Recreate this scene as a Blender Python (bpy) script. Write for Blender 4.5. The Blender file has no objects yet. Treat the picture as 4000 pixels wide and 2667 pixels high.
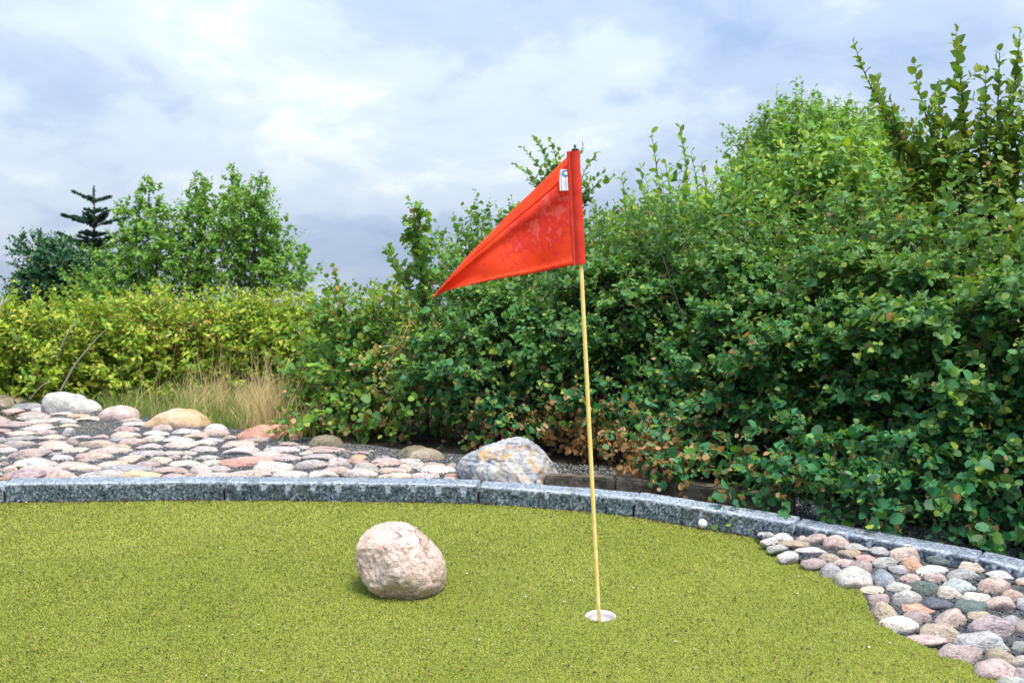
import bpy, bmesh, math, random
import numpy as np
from mathutils import Vector, Matrix, noise as mnoise

random.seed(7)
rng = np.random.default_rng(11)
scene = bpy.context.scene
col = scene.collection

# ------------------------------------------------------------------ camera
FPX = 3900.0                                   # focal length in photo pixels (photo 4000 x 2667)
CAM = np.array([0.0, 0.0, 1.05])
PITCH = math.atan((1333.5 - 1220.0) / FPX)     # true horizon
TPITCH = math.atan((1333.5 - 820.0) / FPX)     # angle between view axis and the sloping green
TILT = TPITCH - PITCH                          # the green climbs away from the camera
CH = 1.39                                      # camera height over the sloping green
cam = bpy.data.cameras.new('camera')
cam.sensor_width = 36.0
cam.lens = 36.0 * FPX / 4000.0
cam.clip_start = 0.05
cam.clip_end = 8000
cam.dof.use_dof = True
cam.dof.focus_distance = 4.3
cam.dof.aperture_fstop = 5.0
camo = bpy.data.objects.new('camera', cam)
camo.location = CAM
camo.rotation_euler = (math.pi / 2 - PITCH, 0, 0)
col.objects.link(camo)
scene.camera = camo

# ------------------------------------------------------------------ sky, sun, exposure
SUN_EL, SUN_AZ = math.radians(68), math.radians(140)      # azimuth clockwise from +Y
world = bpy.data.worlds.new('World')
scene.world = world
world.use_nodes = True
wt = world.node_tree
for n in list(wt.nodes):
    wt.nodes.remove(n)


def wn(t, **kw):
    n = wt.nodes.new(t)
    for k, v in kw.items():
        setattr(n, k, v)
    return n


wo = wn('ShaderNodeOutputWorld')
wb = wn('ShaderNodeBackground')
wb.inputs['Strength'].default_value = 0.1
wt.links.new(wb.outputs[0], wo.inputs[0])
sky = wn('ShaderNodeTexSky', sky_type='NISHITA')
sky.sun_disc = False
sky.sun_elevation = SUN_EL
sky.sun_rotation = SUN_AZ
sky.air_density = 1.0
sky.dust_density = 2.0
tc = wn('ShaderNodeTexCoord')
sep = wn('ShaderNodeSeparateXYZ')
wt.links.new(tc.outputs['Generated'], sep.inputs[0])
ad = wn('ShaderNodeMath', operation='ADD'); ad.inputs[1].default_value = 0.42
ab = wn('ShaderNodeMath', operation='ABSOLUTE')
wt.links.new(sep.outputs[2], ab.inputs[0]); wt.links.new(ab.outputs[0], ad.inputs[0])
dv = wn('ShaderNodeVectorMath', operation='DIVIDE')
cmb = wn('ShaderNodeCombineXYZ')
for i in range(3):
    wt.links.new(ad.outputs[0], cmb.inputs[i])
wt.links.new(tc.outputs['Generated'], dv.inputs[0]); wt.links.new(cmb.outputs[0], dv.inputs[1])
mp = wn('ShaderNodeMapping')
mp.inputs['Location'].default_value = (3.55, 0.62, 0.4)
mp.inputs['Rotation'].default_value = (0, 0, 0.25)
wt.links.new(dv.outputs[0], mp.inputs[0])


def wnoise(scale, detail, rough, dist):
    n = wn('ShaderNodeTexNoise')
    n.inputs['Scale'].default_value = scale
    n.inputs['Detail'].default_value = detail
    n.inputs['Roughness'].default_value = rough
    n.inputs['Distortion'].default_value = dist
    wt.links.new(mp.outputs[0], n.inputs['Vector'])
    return n


def wramp(src, stops):
    r = wn('ShaderNodeValToRGB')
    r.color_ramp.interpolation = 'EASE'
    while len(r.color_ramp.elements) < len(stops):
        r.color_ramp.elements.new(0.5)
    for e, (p, c) in zip(r.color_ramp.elements, stops):
        e.position = p
        e.color = (*c, 1)
    wt.links.new(src, r.inputs[0])
    return r


n1 = wnoise(1.7, 6, 0.5, 0.4)
n2 = wnoise(4.2, 7, 0.58, 0.35)
mixn = wn('ShaderNodeMath', operation='MULTIPLY_ADD')
mixn.inputs[1].default_value = 0.38
wt.links.new(n2.outputs['Fac'], mixn.inputs[0])
m2 = wn('ShaderNodeMath', operation='MULTIPLY'); m2.inputs[1].default_value = 0.62
wt.links.new(n1.outputs['Fac'], m2.inputs[0]); wt.links.new(m2.outputs[0], mixn.inputs[2])
# cloud colours (times the 0.1 background strength)
cl = wramp(mixn.outputs[0], [(0.35, (2.35, 3.2, 4.7)), (0.45, (3.25, 4.0, 5.35)),
                             (0.54, (4.4, 5.1, 6.0)), (0.66, (6.3, 6.7, 6.9))])
cov = wramp(mixn.outputs[0], [(0.30, (0.8,) * 3), (0.46, (0.94,) * 3)])
mx = wn('ShaderNodeMix', data_type='RGBA')
wt.links.new(cov.outputs[0], mx.inputs[0])
wt.links.new(sky.outputs[0], mx.inputs[6])
wt.links.new(cl.outputs[0], mx.inputs[7])
zen = wn('ShaderNodeMath', operation='MULTIPLY_ADD'); zen.inputs[1].default_value = 1.25; zen.inputs[2].default_value = 0.68
wt.links.new(ab.outputs[0], zen.inputs[0])
zmul = wn('ShaderNodeVectorMath', operation='SCALE')
wt.links.new(mx.outputs[2], zmul.inputs[0]); wt.links.new(zen.outputs[0], zmul.inputs['Scale'])
wt.links.new(zmul.outputs[0], wb.inputs['Color'])

sun = bpy.data.lights.new('sun', 'SUN')
sun.energy = 3.2
sun.angle = math.radians(24)
sun.color = (1.0, 0.94, 0.85)
suno = bpy.data.objects.new('sun', sun)
sd = Vector((math.sin(SUN_AZ) * math.cos(SUN_EL), math.cos(SUN_AZ) * math.cos(SUN_EL), math.sin(SUN_EL)))
suno.rotation_euler = (-sd).to_track_quat('-Z', 'Y').to_euler()
suno.location = sd * 40
col.objects.link(suno)
scene.view_settings.view_transform = 'Standard'
scene.view_settings.look = 'None'
scene.view_settings.gamma = 1
scene.view_settings.use_curve_mapping = False
scene.view_settings.exposure = 0.95
scene.render.engine = 'CYCLES'


# ------------------------------------------------------------------ geometry helpers
def ray(px, py, pitch):
    x = (px - 2000.0) / FPX
    y = (1333.5 - py) / FPX
    return np.array([x, math.cos(pitch) + y * math.sin(pitch), -math.sin(pitch) + y * math.cos(pitch)])


def TC(px, py, zt=0.0):
    """photo point -> (x, y, z) in the frame of the sloping green"""
    d = ray(px, py, TPITCH)
    s = (zt - CH) / d[2]
    return np.array([d[0] * s, d[1] * s, zt])


CT, ST = math.cos(TILT), math.sin(TILT)


def TW(p):
    """frame of the green -> world"""
    p = np.asarray(p, float)
    z = p[..., 2] - CH
    return np.stack([p[..., 0], p[..., 1] * CT - z * ST, p[..., 1] * ST + z * CT + CAM[2]], -1)


def TP(px, py, zt=0.0):
    return TW(TC(px, py, zt))


def W(px, py, Y):
    d = ray(px, py, PITCH)
    return CAM + d * (Y / d[1])


def project(p):
    q = np.asarray(p) - CAM
    c, s = math.cos(PITCH), math.sin(PITCH)
    dep = q[..., 1] * c - q[..., 2] * s
    up = q[..., 1] * s + q[..., 2] * c
    return 2000 + q[..., 0] / dep * FPX, 1333.5 - up / dep * FPX, dep


def catmull(pts, n):
    pts = np.asarray(pts, float)
    P = np.vstack([2 * pts[0] - pts[1], pts, 2 * pts[-1] - pts[-2]])
    out = []
    for i in range(1, len(P) - 2):
        for k in range(n):
            t = k / n
            out.append(0.5 * (2 * P[i] + (P[i + 1] - P[i - 1]) * t + (2 * P[i - 1] - 5 * P[i] + 4 * P[i + 1] - P[i + 2]) * t * t
                              + (3 * P[i] - P[i - 1] - 3 * P[i + 1] + P[i + 2]) * t ** 3))
    out.append(pts[-1])
    return np.array(out)


def mesh_np(name, verts, faces_flat, sizes, tint=None, smooth=False):
    me = bpy.data.meshes.new(name)
    verts = np.asarray(verts, np.float32)
    me.vertices.add(len(verts))
    me.vertices.foreach_set('co', verts.ravel())
    faces_flat = np.asarray(faces_flat, np.int32).ravel()
    sizes = np.asarray(sizes, np.int32)
    me.loops.add(len(faces_flat))
    me.loops.foreach_set('vertex_index', faces_flat)
    me.polygons.add(len(sizes))
    st = np.zeros(len(sizes), np.int32)
    st[1:] = np.cumsum(sizes)[:-1]
    me.polygons.foreach_set('loop_start', st)
    me.polygons.foreach_set('loop_total', sizes)
    if smooth:
        me.polygons.foreach_set('use_smooth', np.ones(len(sizes), bool))
    if tint is not None:
        a = me.attributes.new('tint', 'FLOAT_COLOR', 'POINT')
        t = np.ones((len(verts), 4), np.float32)
        t[:, :3] = tint
        a.data.foreach_set('color', t.ravel())
    me.update(calc_edges=True)
    return me


def pyd(name, v, f, smooth=False):
    me = bpy.data.meshes.new(name)
    me.from_pydata([tuple(map(float, a)) for a in v], [], f)
    if smooth:
        for p in me.polygons:
            p.use_smooth = True
    me.update()
    return me


def obj(name, me, mat=None, parent=None, loc=None):
    o = bpy.data.objects.new(name, me)
    if mat is not None and me is not None:
        if not me.materials:
            me.materials.append(mat)
    if parent is not None:
        o.parent = parent
    if loc is not None:
        o.location = loc
    col.objects.link(o)
    return o


def tag(o, label=None, cat=None, group=None, kind=None):
    if label: o['label'] = label
    if cat: o['category'] = cat
    if group: o['group'] = group
    if kind: o['kind'] = kind
    return o


def thing(name, loc, label, cat, group=None):
    o = bpy.data.objects.new(name, None)
    o.empty_display_size = 0.1
    o.location = tuple(map(float, loc))
    col.objects.link(o)
    return tag(o, label, cat, group)


# ------------------------------------------------------------------ materials
class NG:
    def __init__(self, name):
        self.m = bpy.data.materials.new(name)
        self.m.use_nodes = True
        self.t = self.m.node_tree
        self.b = self.t.nodes['Principled BSDF']
        self.out = self.t.nodes['Material Output']

    def n(self, t, **kw):
        n = self.t.nodes.new(t)
        for k, v in kw.items():
            setattr(n, k, v)
        return n

    def l(self, a, b):
        self.t.links.new(a, b)

    def noise(self, vec, scale, detail=4, rough=0.55, dist=0.0):
        n = self.n('ShaderNodeTexNoise')
        n.inputs['Scale'].default_value = scale
        n.inputs['Detail'].default_value = detail
        n.inputs['Roughness'].default_value = rough
        n.inputs['Distortion'].default_value = dist
        if vec is not None: self.l(vec, n.inputs['Vector'])
        return n.outputs['Fac']

    def ramp(self, src, stops, interp='LINEAR'):
        r = self.n('ShaderNodeValToRGB')
        r.color_ramp.interpolation = interp
        while len(r.color_ramp.elements) < len(stops):
            r.color_ramp.elements.new(0.5)
        for e, (p, c) in zip(r.color_ramp.elements, stops):
            e.position = p
            e.color = (*((c,) * 3 if isinstance(c, (int, float)) else c), 1)
        self.l(src, r.inputs[0])
        return r.outputs[0]

    def mix(self, fac, a, b, mode='MIX'):
        m = self.n('ShaderNodeMix', data_type='RGBA', blend_type=mode)
        for i, s in ((0, fac), (6, a), (7, b)):
            if isinstance(s, (int, float)):
                m.inputs[i].default_value = s
            elif isinstance(s, tuple):
                m.inputs[i].default_value = (*s, 1)
            else:
                self.l(s, m.inputs[i])
        return m.outputs[2]

    def bump(self, h, strength, dist):
        b = self.n('ShaderNodeBump')
        b.inputs['Strength'].default_value = strength
        b.inputs['Distance'].default_value = dist
        self.l(h, b.inputs['Height'])
        self.l(b.outputs[0], self.b.inputs['Normal'])

    def objvec(self, rand=True):
        tc = self.n('ShaderNodeTexCoord')
        if not rand:
            return tc.outputs['Object']
        oi = self.n('ShaderNodeObjectInfo')
        mu = self.n('ShaderNodeMath', operation='MULTIPLY')
        mu.inputs[1].default_value = 60.0
        self.l(oi.outputs['Random'], mu.inputs[0])
        a = self.n('ShaderNodeVectorMath', operation='ADD')
        self.l(tc.outputs['Object'], a.inputs[0])
        self.l(mu.outputs[0], a.inputs[1])
        return a.outputs[0]

    def base(self, c, rough=0.8, spec=0.3):
        if isinstance(c, tuple):
            self.b.inputs['Base Color'].default_value = (*c, 1)
        else:
            self.l(c, self.b.inputs['Base Color'])
        self.b.inputs['Roughness'].default_value = rough
        self.b.inputs['Specular IOR Level'].default_value = spec
        return self.m


def mat_plain(name, c, rough=0.6, spec=0.4):
    return NG(name).base(c, rough, spec)


def mat_tint(name, rough=0.8, spec=0.25, transl=0.0):
    g = NG(name)
    a = g.n('ShaderNodeAttribute', attribute_name='tint')
    g.base(a.outputs['Color'], rough, spec)
    if transl:
        tr = g.n('ShaderNodeBsdfTranslucent')
        g.l(a.outputs['Color'], tr.inputs[0])
        mxs = g.n('ShaderNodeMixShader')
        mxs.inputs[0].default_value = transl
        g.l(g.b.outputs[0], mxs.inputs[1]); g.l(tr.outputs[0], mxs.inputs[2]); g.l(mxs.outputs[0], g.out.inputs[0])
    return g.m


def mat_leaf(name, from_object=False, rough=0.54, transl=0.27, spec=0.28):
    g = NG(name)
    if from_object:
        c = g.n('ShaderNodeObjectInfo').outputs['Color']
    else:
        c = g.n('ShaderNodeAttribute', attribute_name='tint').outputs['Color']
    geo = g.n('ShaderNodeNewGeometry')
    back = g.mix(0.35, c, (0.22, 0.27, 0.16))
    cc = g.mix(geo.outputs['Backfacing'], c, back)
    g.base(cc, rough, spec)
    tr = g.n('ShaderNodeBsdfTranslucent')
    tcl = g.mix(1.0, c, (1.9, 1.75, 0.75), 'MULTIPLY')
    g.l(tcl, tr.inputs[0])
    mxs = g.n('ShaderNodeMixShader')
    mxs.inputs[0].default_value = transl
    g.l(g.b.outputs[0], mxs.inputs[1]); g.l(tr.outputs[0], mxs.inputs[2]); g.l(mxs.outputs[0], g.out.inputs[0])
    return g.m


def mat_cobble():
    g = NG('cobble_stone')
    v = g.objvec()
    c = g.n('ShaderNodeObjectInfo').outputs['Color']
    sp = g.ramp(g.noise(v, 11, 5, 0.75, 0.4), [(0.34, 0.35), (0.5, 1.0), (0.66, 1.45)])
    c1 = g.mix(0.7, c, sp, 'MULTIPLY')
    bl = g.ramp(g.noise(v, 2.3, 5, 0.6, 1.2), [(0.36, (0.5, 0.5, 0.55)), (0.5, (1.0, 0.97, 0.95)), (0.68, (1.3, 1.24, 1.16))])
    c2 = g.mix(0.85, c1, bl, 'MULTIPLY')
    vein = g.ramp(g.noise(v, 1.6, 6, 0.55, 2.6), [(0.485, 0.0), (0.5, 0.55), (0.515, 0.0)])
    c3 = g.mix(vein, c2, (0.5, 0.48, 0.45))
    g.bump(g.noise(v, 7, 7, 0.65), 0.6, 0.06)
    return g.base(c3, 0.78, 0.3)


def mat_granite():
    g = NG('kerb_granite')
    v = g.objvec()
    a = g.n('ShaderNodeAttribute', attribute_name='tint').outputs['Color']
    f = g.noise(v, 85, 3, 0.75)
    base = g.ramp(f, [(0.36, (0.012, 0.024, 0.036)), (0.47, (0.065, 0.095, 0.125)), (0.56, (0.16, 0.20, 0.245)), (0.68, (0.38, 0.42, 0.48))])
    big = g.ramp(g.noise(v, 9, 4, 0.6), [(0.35, 0.72), (0.65, 1.2)])
    base = g.mix(1.0, base, big, 'MULTIPLY')
    oi = g.n('ShaderNodeObjectInfo').outputs['Random']
    base = g.mix(1.0, base, g.ramp(oi, [(0.0, (0.8, 0.8, 0.82)), (1.0, (1.3, 1.27, 1.2))]), 'MULTIPLY')
    stn = g.ramp(g.noise(v, 3.5, 5, 0.65), [(0.55, 0.0), (0.68, 0.45)])
    base = g.mix(stn, base, (0.11, 0.10, 0.08))
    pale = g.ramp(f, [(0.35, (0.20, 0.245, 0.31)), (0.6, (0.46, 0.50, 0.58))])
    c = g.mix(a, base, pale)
    g.bump(g.noise(v, 70, 4, 0.7), 0.55, 0.006)
    return g.base(c, 0.82, 0.25)


def mat_rock(name, stops, band=None, scale=6.0, speck=0.5, dist=1.2, bump=0.5, stain=None, bdist=0.03, vein=None):
    g = NG(name)
    v = g.objvec()
    c = g.ramp(g.noise(v, scale, 7, 0.6, dist), stops)
    if band:
        mpn = g.n('ShaderNodeMapping')
        mpn.inputs['Rotation'].default_value = band[0]
        mpn.inputs['Scale'].default_value = (0.5, 1, 2.2)
        g.l(v, mpn.inputs[0])
        f = g.noise(mpn.outputs[0], band[1], 8, 0.58, 3.2)
        c = g.mix(band[3], c, g.ramp(f, band[2]))
    if stain:
        f = g.ramp(g.noise(v, stain[0], 5, 0.6, 1.0), [(stain[1], 0.0), (stain[1] + 0.06, 0.85)])
        c = g.mix(f, c, stain[2])
    sp = g.ramp(g.noise(v, scale * 14, 4, 0.75), [(0.34, 0.35), (0.5, 1.0), (0.68, 1.25)])
    c = g.mix(speck, c, sp, 'MULTIPLY')
    h = g.noise(v, scale * 3.2, 9, 0.7, 0.5)
    if vein:
        vo = g.n('ShaderNodeTexVoronoi', feature='DISTANCE_TO_EDGE')
        vo.inputs['Scale'].default_value = vein[0]
        vd = g.n('ShaderNodeVectorMath', operation='ADD')
        nn = g.n('ShaderNodeTexNoise'); nn.inputs['Scale'].default_value = vein[0] * 1.3; nn.inputs['Detail'].default_value = 6
        g.l(v, nn.inputs['Vector'])
        sc = g.n('ShaderNodeVectorMath', operation='SCALE'); sc.inputs['Scale'].default_value = 1.6 / vein[0]
        g.l(nn.outputs['Color'], sc.inputs[0])
        g.l(v, vd.inputs[0]); g.l(sc.outputs[0], vd.inputs[1]); g.l(vd.outputs[0], vo.inputs['Vector'])
        cr = g.ramp(vo.outputs['Distance'], [(0.0, 0.0), (vein[1], 1.0)])
        gate = g.ramp(g.noise(v, vein[0] * 0.9, 3), [(0.45, 1.0), (0.55, 0.0)])
        cr = g.mix(gate, cr, (1.0, 1.0, 1.0))
        c = g.mix(cr, g.mix(1.0, c, (0.6, 0.52, 0.47), 'MULTIPLY'), c)
        h = g.mix(0.5, h, cr, 'MULTIPLY')
    g.bump(h, bump, bdist)
    return g.base(c, 0.85, 0.25)


M = {}
M['leaf'] = mat_leaf('leaf')
M['leaf_o'] = mat_leaf('leaf_single', True)
M['bark'] = mat_tint('bark', 0.85)
M['tint'] = mat_tint('small_stone', 0.8)
M['grassblade'] = mat_tint('grass_blade', 0.6, 0.25, 0.3)
M['turf'] = mat_tint('turf_fibre', 0.62, 0.25, 0.22)
M['cobble'] = mat_cobble()
M['granite'] = mat_granite()

g = NG('turf_backing')
v = g.n('ShaderNodeTexCoord').outputs['Object']
c = g.ramp(g.noise(v, 260, 4, 0.7), [(0.35, (0.06, 0.08, 0.016)), (0.55, (0.17, 0.21, 0.03)), (0.7, (0.28, 0.31, 0.06))])
M['turf_base'] = g.base(c, 0.9, 0.1)
g.bump(g.noise(v, 300, 3, 0.7), 0.6, 0.004)

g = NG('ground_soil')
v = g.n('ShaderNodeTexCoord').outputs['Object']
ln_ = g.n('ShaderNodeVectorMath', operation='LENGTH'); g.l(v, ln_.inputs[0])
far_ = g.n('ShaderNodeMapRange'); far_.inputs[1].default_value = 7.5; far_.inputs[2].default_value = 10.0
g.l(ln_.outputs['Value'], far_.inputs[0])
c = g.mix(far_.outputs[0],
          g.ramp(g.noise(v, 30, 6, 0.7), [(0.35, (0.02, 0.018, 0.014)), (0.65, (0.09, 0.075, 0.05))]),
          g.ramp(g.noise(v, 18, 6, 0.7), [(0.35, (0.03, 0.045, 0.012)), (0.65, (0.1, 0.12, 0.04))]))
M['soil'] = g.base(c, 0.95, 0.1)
g.bump(g.noise(v, 25, 6, 0.7), 0.8, 0.03)

g = NG('gravel_bed')
v = g.n('ShaderNodeTexCoord').outputs['Object']
c = g.ramp(g.noise(v, 170, 4, 0.75), [(0.36, (0.015, 0.02, 0.025)), (0.52, (0.06, 0.068, 0.075)), (0.68, (0.24, 0.235, 0.22))])
dust = g.ramp(g.noise(v, 1.7, 4), [(0.56, 0.0), (0.7, 0.7)])
c = g.mix(dust, c, g.ramp(g.noise(v, 150, 4, 0.75), [(0.36, (0.09, 0.085, 0.075)), (0.65, (0.3, 0.27, 0.23))]))
M['gravel'] = g.base(c, 0.9, 0.2)
g.bump(g.noise(v, 150, 4, 0.7), 1.0, 0.008)

g = NG('weathered_concrete')
v = g.objvec()
c = g.ramp(g.noise(v, 14, 7, 0.7), [(0.35, (0.03, 0.026, 0.02)), (0.5, (0.085, 0.072, 0.055)), (0.66, (0.17, 0.15, 0.12))])
M['concrete'] = g.base(c, 0.92, 0.15)
g.bump(g.noise(v, 60, 5, 0.7), 0.7, 0.008)

# ------------------------------------------------------------------ kerb line (frame of the green)
KH = 0.09
kpx = [(-1300, 1975), (-650, 1920), (0, 1893), (450, 1886), (873, 1884), (1400, 1886), (1868, 1897), (2200, 1917), (2475, 1944),
       (2736, 1986), (3103, 2045), (3450, 2108), (3810, 2176), (4000, 2218), (4300, 2300), (4800, 2470)]
kline = catmull([TC(px, py, KH)[:2] for px, py in kpx], 40)
kseg = np.linalg.norm(np.diff(kline, axis=0), axis=1)
kS = np.concatenate([[0], np.cumsum(kseg)])


def kpoint(s):
    x = np.interp(s, kS, kline[:, 0]); y = np.interp(s, kS, kline[:, 1])
    e = 0.02
    tx = np.interp(s + e, kS, kline[:, 0]) - np.interp(s - e, kS, kline[:, 0])
    ty = np.interp(s + e, kS, kline[:, 1]) - np.interp(s - e, kS, kline[:, 1])
    L = np.hypot(tx, ty)
    return x, y, tx / L, ty / L


def kS_of_px(px):
    best = None
    for i, p in enumerate(kline):
        w = TW(np.array([p[0], p[1], KH]))
        a, _, _ = project(w)
        if best is None or abs(a - px) < best[0]:
            best = (abs(a - px), kS[i])
    return best[1]


KW = 0.105                                                # kerb width
kworld = TW(np.stack([kline[:, 0], kline[:, 1] + KW, np.full(len(kline), KH)], -1))
ksort = np.argsort(kworld[:, 0])


def kerb_back(x):
    """world y and z of the kerb's back edge at x"""
    return (np.interp(x, kworld[ksort, 0], kworld[ksort, 1]), np.interp(x, kworld[ksort, 0], kworld[ksort, 2]))


def ground_z(x, y):
    yk, zk = kerb_back(x)
    d = np.maximum(y - yk, 0)
    base = zk - 0.045 + 0.03 * np.minimum(d, 3.2)
    fall = np.maximum(y - 9.0, 0)
    return base - 2.6 * (1 - np.exp(-fall / 16.0)) - 0.35 * np.clip((y - 9) / 3, 0, 1)


def turf_z(y):
    # world z of the plane of the green at world y
    return CAM[2] - CH / CT + y * math.tan(TILT)


# ------------------------------------------------------------------ ground sheet
xs = np.concatenate([-np.geomspace(3000, 8, 26), np.linspace(-7.5, 7.5, 76), np.geomspace(8, 3000, 26)])
ys = np.concatenate([-np.geomspace(3000, 4, 20), np.linspace(-3.5, 12, 94), np.geomspace(12.6, 4000, 34)])
GX, GY = np.meshgrid(xs, ys)
yk, zk = kerb_back(GX)
GZ = np.where(GY > yk - 0.05, ground_z(GX, GY) - 0.012, np.minimum(turf_z(np.maximum(GY, -12)) - 0.09, zk - 0.2))
nx, ny = len(xs), len(ys)
I = np.arange(nx * ny).reshape(ny, nx)
F = np.stack([I[:-1, :-1], I[:-1, 1:], I[1:, 1:], I[1:, :-1]], -1).reshape(-1, 4)
gme = mesh_np('ground', np.stack([GX, GY, GZ], -1).reshape(-1, 3), F, np.full(len(F), 4), smooth=True)
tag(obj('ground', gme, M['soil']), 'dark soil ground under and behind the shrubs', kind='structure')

# ------------------------------------------------------------------ putting green (turf backing with a hole)
HOLE = TC(2347, 2401)
HR = 0.054
edge_px = [(2950, 2086), (2978, 2124), (3014, 2152), (3052, 2172), (3129, 2200), (3205, 2226), (3256, 2246), (3307, 2277), (3358, 2305),
           (3384, 2343), (3400, 2394), (3425, 2422), (3461, 2443), (3508, 2476), (3559, 2496), (3617, 2527), (3686, 2548), (3762, 2581),
           (3834, 2613), (3924, 2657), (4010, 2698), (4200, 2790)]
edge = catmull([TC(*p)[:2] for p in edge_px], 5)
s_end = kS_of_px(2935)
ks = np.arange(0.3, s_end, 0.06)
kx, ky, ktx, kty = kpoint(ks)
turf_poly = np.vstack([np.stack([kx, ky + 0.004], -1), edge, [[edge[-1][0] + 0.3, 1.2], [kx[0], 1.2]]])
bm = bmesh.new()
vo_ = [bm.verts.new(TW((a, b, 0.0))) for a, b in turf_poly]
for i in range(len(vo_)):
    bm.edges.new((vo_[i], vo_[(i + 1) % len(vo_)]))
hc = [bm.verts.new(TW((HOLE[0] + HR * math.cos(t), HOLE[1] + HR * math.sin(t), 0.0))) for t in np.linspace(0, 2 * math.pi, 40, endpoint=False)]
for i in range(40):
    bm.edges.new((hc[i], hc[(i + 1) % 40]))
bmesh.ops.triangle_fill(bm, edges=bm.edges[:], use_beauty=True, use_dissolve=False)
bmesh.ops.recalc_face_normals(bm, faces=bm.faces[:])
if sum(f.normal.z for f in bm.faces) < 0:
    bmesh.ops.reverse_faces(bm, faces=bm.faces[:])
be = [e for e in bm.edges if len(e.link_faces) == 1]
ex = bmesh.ops.extrude_edge_only(bm, edges=be)
bmesh.ops.translate(bm, verts=[v for v in ex['geom'] if isinstance(v, bmesh.types.BMVert)], vec=(0, 0.002, -0.022))
tme = bpy.data.meshes.new('putting_green'); bm.to_mesh(tme); bm.free()
green = tag(obj('putting_green', tme, M['turf_base']), 'sloping artificial turf putting green inside the granite kerb', kind='structure')


def in_poly(p, poly):
    x, y = p[:, 0], p[:, 1]
    inside = np.zeros(len(p), bool)
    j = len(poly) - 1
    for i in range(len(poly)):
        xi, yi = poly[i]; xj, yj = poly[j]
        if yi != yj:
            c = ((yi > y) != (yj > y)) & (x < (xj - xi) * (y - yi) / (yj - yi) + xi)
            inside ^= c
        j = i
    return inside


def vnoise(p, scale, seed=0):
    """smooth value noise on 2-D points"""
    q = p * scale + seed * 17.3
    i = np.floor(q).astype(int)
    f = q - i
    f = f * f * (3 - 2 * f)

    def h(a, b):
        n = np.sin(a * 127.1 + b * 311.7 + seed * 74.7) * 43758.5453
        return n - np.floor(n)
    a = h(i[:, 0], i[:, 1]); b = h(i[:, 0] + 1, i[:, 1]); c = h(i[:, 0], i[:, 1] + 1); d = h(i[:, 0] + 1, i[:, 1] + 1)
    return (a * (1 - f[:, 0]) + b * f[:, 0]) * (1 - f[:, 1]) + (c * (1 - f[:, 0]) + d * f[:, 0]) * f[:, 1]


def turf_fibres(N):
    y = rng.uniform(2.6, 5.75, N * 2)
    x = rng.uniform(-1, 1, N * 2) * (0.56 * y + 0.15)
    keep = rng.random(N * 2) < (3.0 / y) ** 1.2 * (0.56 * y + 0.15) / 3.37
    p = np.stack([x, y], -1)[keep]
    p = p[in_poly(p, turf_poly)]
    p = p[np.hypot(p[:, 0] - HOLE[0], p[:, 1] - HOLE[1]) > HR + 0.001]
    n = len(p)
    L = rng.uniform(0.0045, 0.0095, n) * (0.8 + 0.5 * vnoise(p, 9, 2))
    wd = rng.uniform(0.0008, 0.0014, n) * np.clip(p[:, 1] / 3.2, 1, 1.7)
    az = rng.uniform(0, 2 * np.pi, n)
    az = np.where(rng.random(n) < 0.3, rng.normal(-0.4, 0.6, n), az)
    lean = rng.uniform(0.35, 1.25, n)
    dx, dy = np.cos(az), np.sin(az)
    sx, sy = -dy, dx
    base = np.stack([p[:, 0], p[:, 1], np.zeros(n)], -1)
    d1 = np.stack([dx * np.sin(lean * 0.5), dy * np.sin(lean * 0.5), np.cos(lean * 0.5)], -1)
    d2 = np.stack([dx * np.sin(lean * 1.5), dy * np.sin(lean * 1.5), np.cos(lean * 1.5)], -1)
    side = np.stack([sx, sy, np.zeros(n)], -1) * wd[:, None]
    mid = base + d1 * (L * 0.55)[:, None]
    tip = mid + d2 * (L * 0.5)[:, None]
    V = np.stack([base - side, base + side, mid - side, mid + side, tip], 1)
    Vw = TW(V.reshape(-1, 3))
    k = np.arange(n)[:, None] * 5
    F = np.concatenate([k + [0, 1, 3], k + [0, 3, 2], k + [2, 3, 4]], 1).reshape(-1, 3)
    t = rng.random(n)[:, None]
    patch = vnoise(p, 1.1, 1)[:, None] * 0.5 + vnoise(p, 3.1, 8)[:, None] * 0.3 + vnoise(p, 14, 3)[:, None] * 0.2
    ca = np.array([0.215, 0.262, 0.034]); cb = np.array([0.455, 0.468, 0.11])
    c = ca + (cb - ca) * np.clip(0.29 + 0.24 * t + 0.95 * (patch - 0.5), 0, 1)
    dark = rng.random(n) < 0.05
    c[dark] *= 0.55
    pale = rng.random(n) < 0.008
    c[pale] = [0.42, 0.42, 0.2]
    tint = np.repeat(c, 5, 0)
    return mesh_np('turf_fibres', Vw, F, np.full(len(F), 3), tint)


tag(obj('turf_fibres', turf_fibres(640000), M['turf']), 'short curly yellow-green artificial turf fibres', kind='stuff')

OCT = np.array([[1, 0, 0], [-1, 0, 0], [0, 1, 0], [0, -1, 0], [0, 0, 1], [0, 0, -1]], float)
OCF = np.array([[0, 2, 4], [2, 1, 4], [1, 3, 4], [3, 0, 4], [2, 0, 5], [1, 2, 5], [3, 1, 5], [0, 3, 5]])


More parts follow.
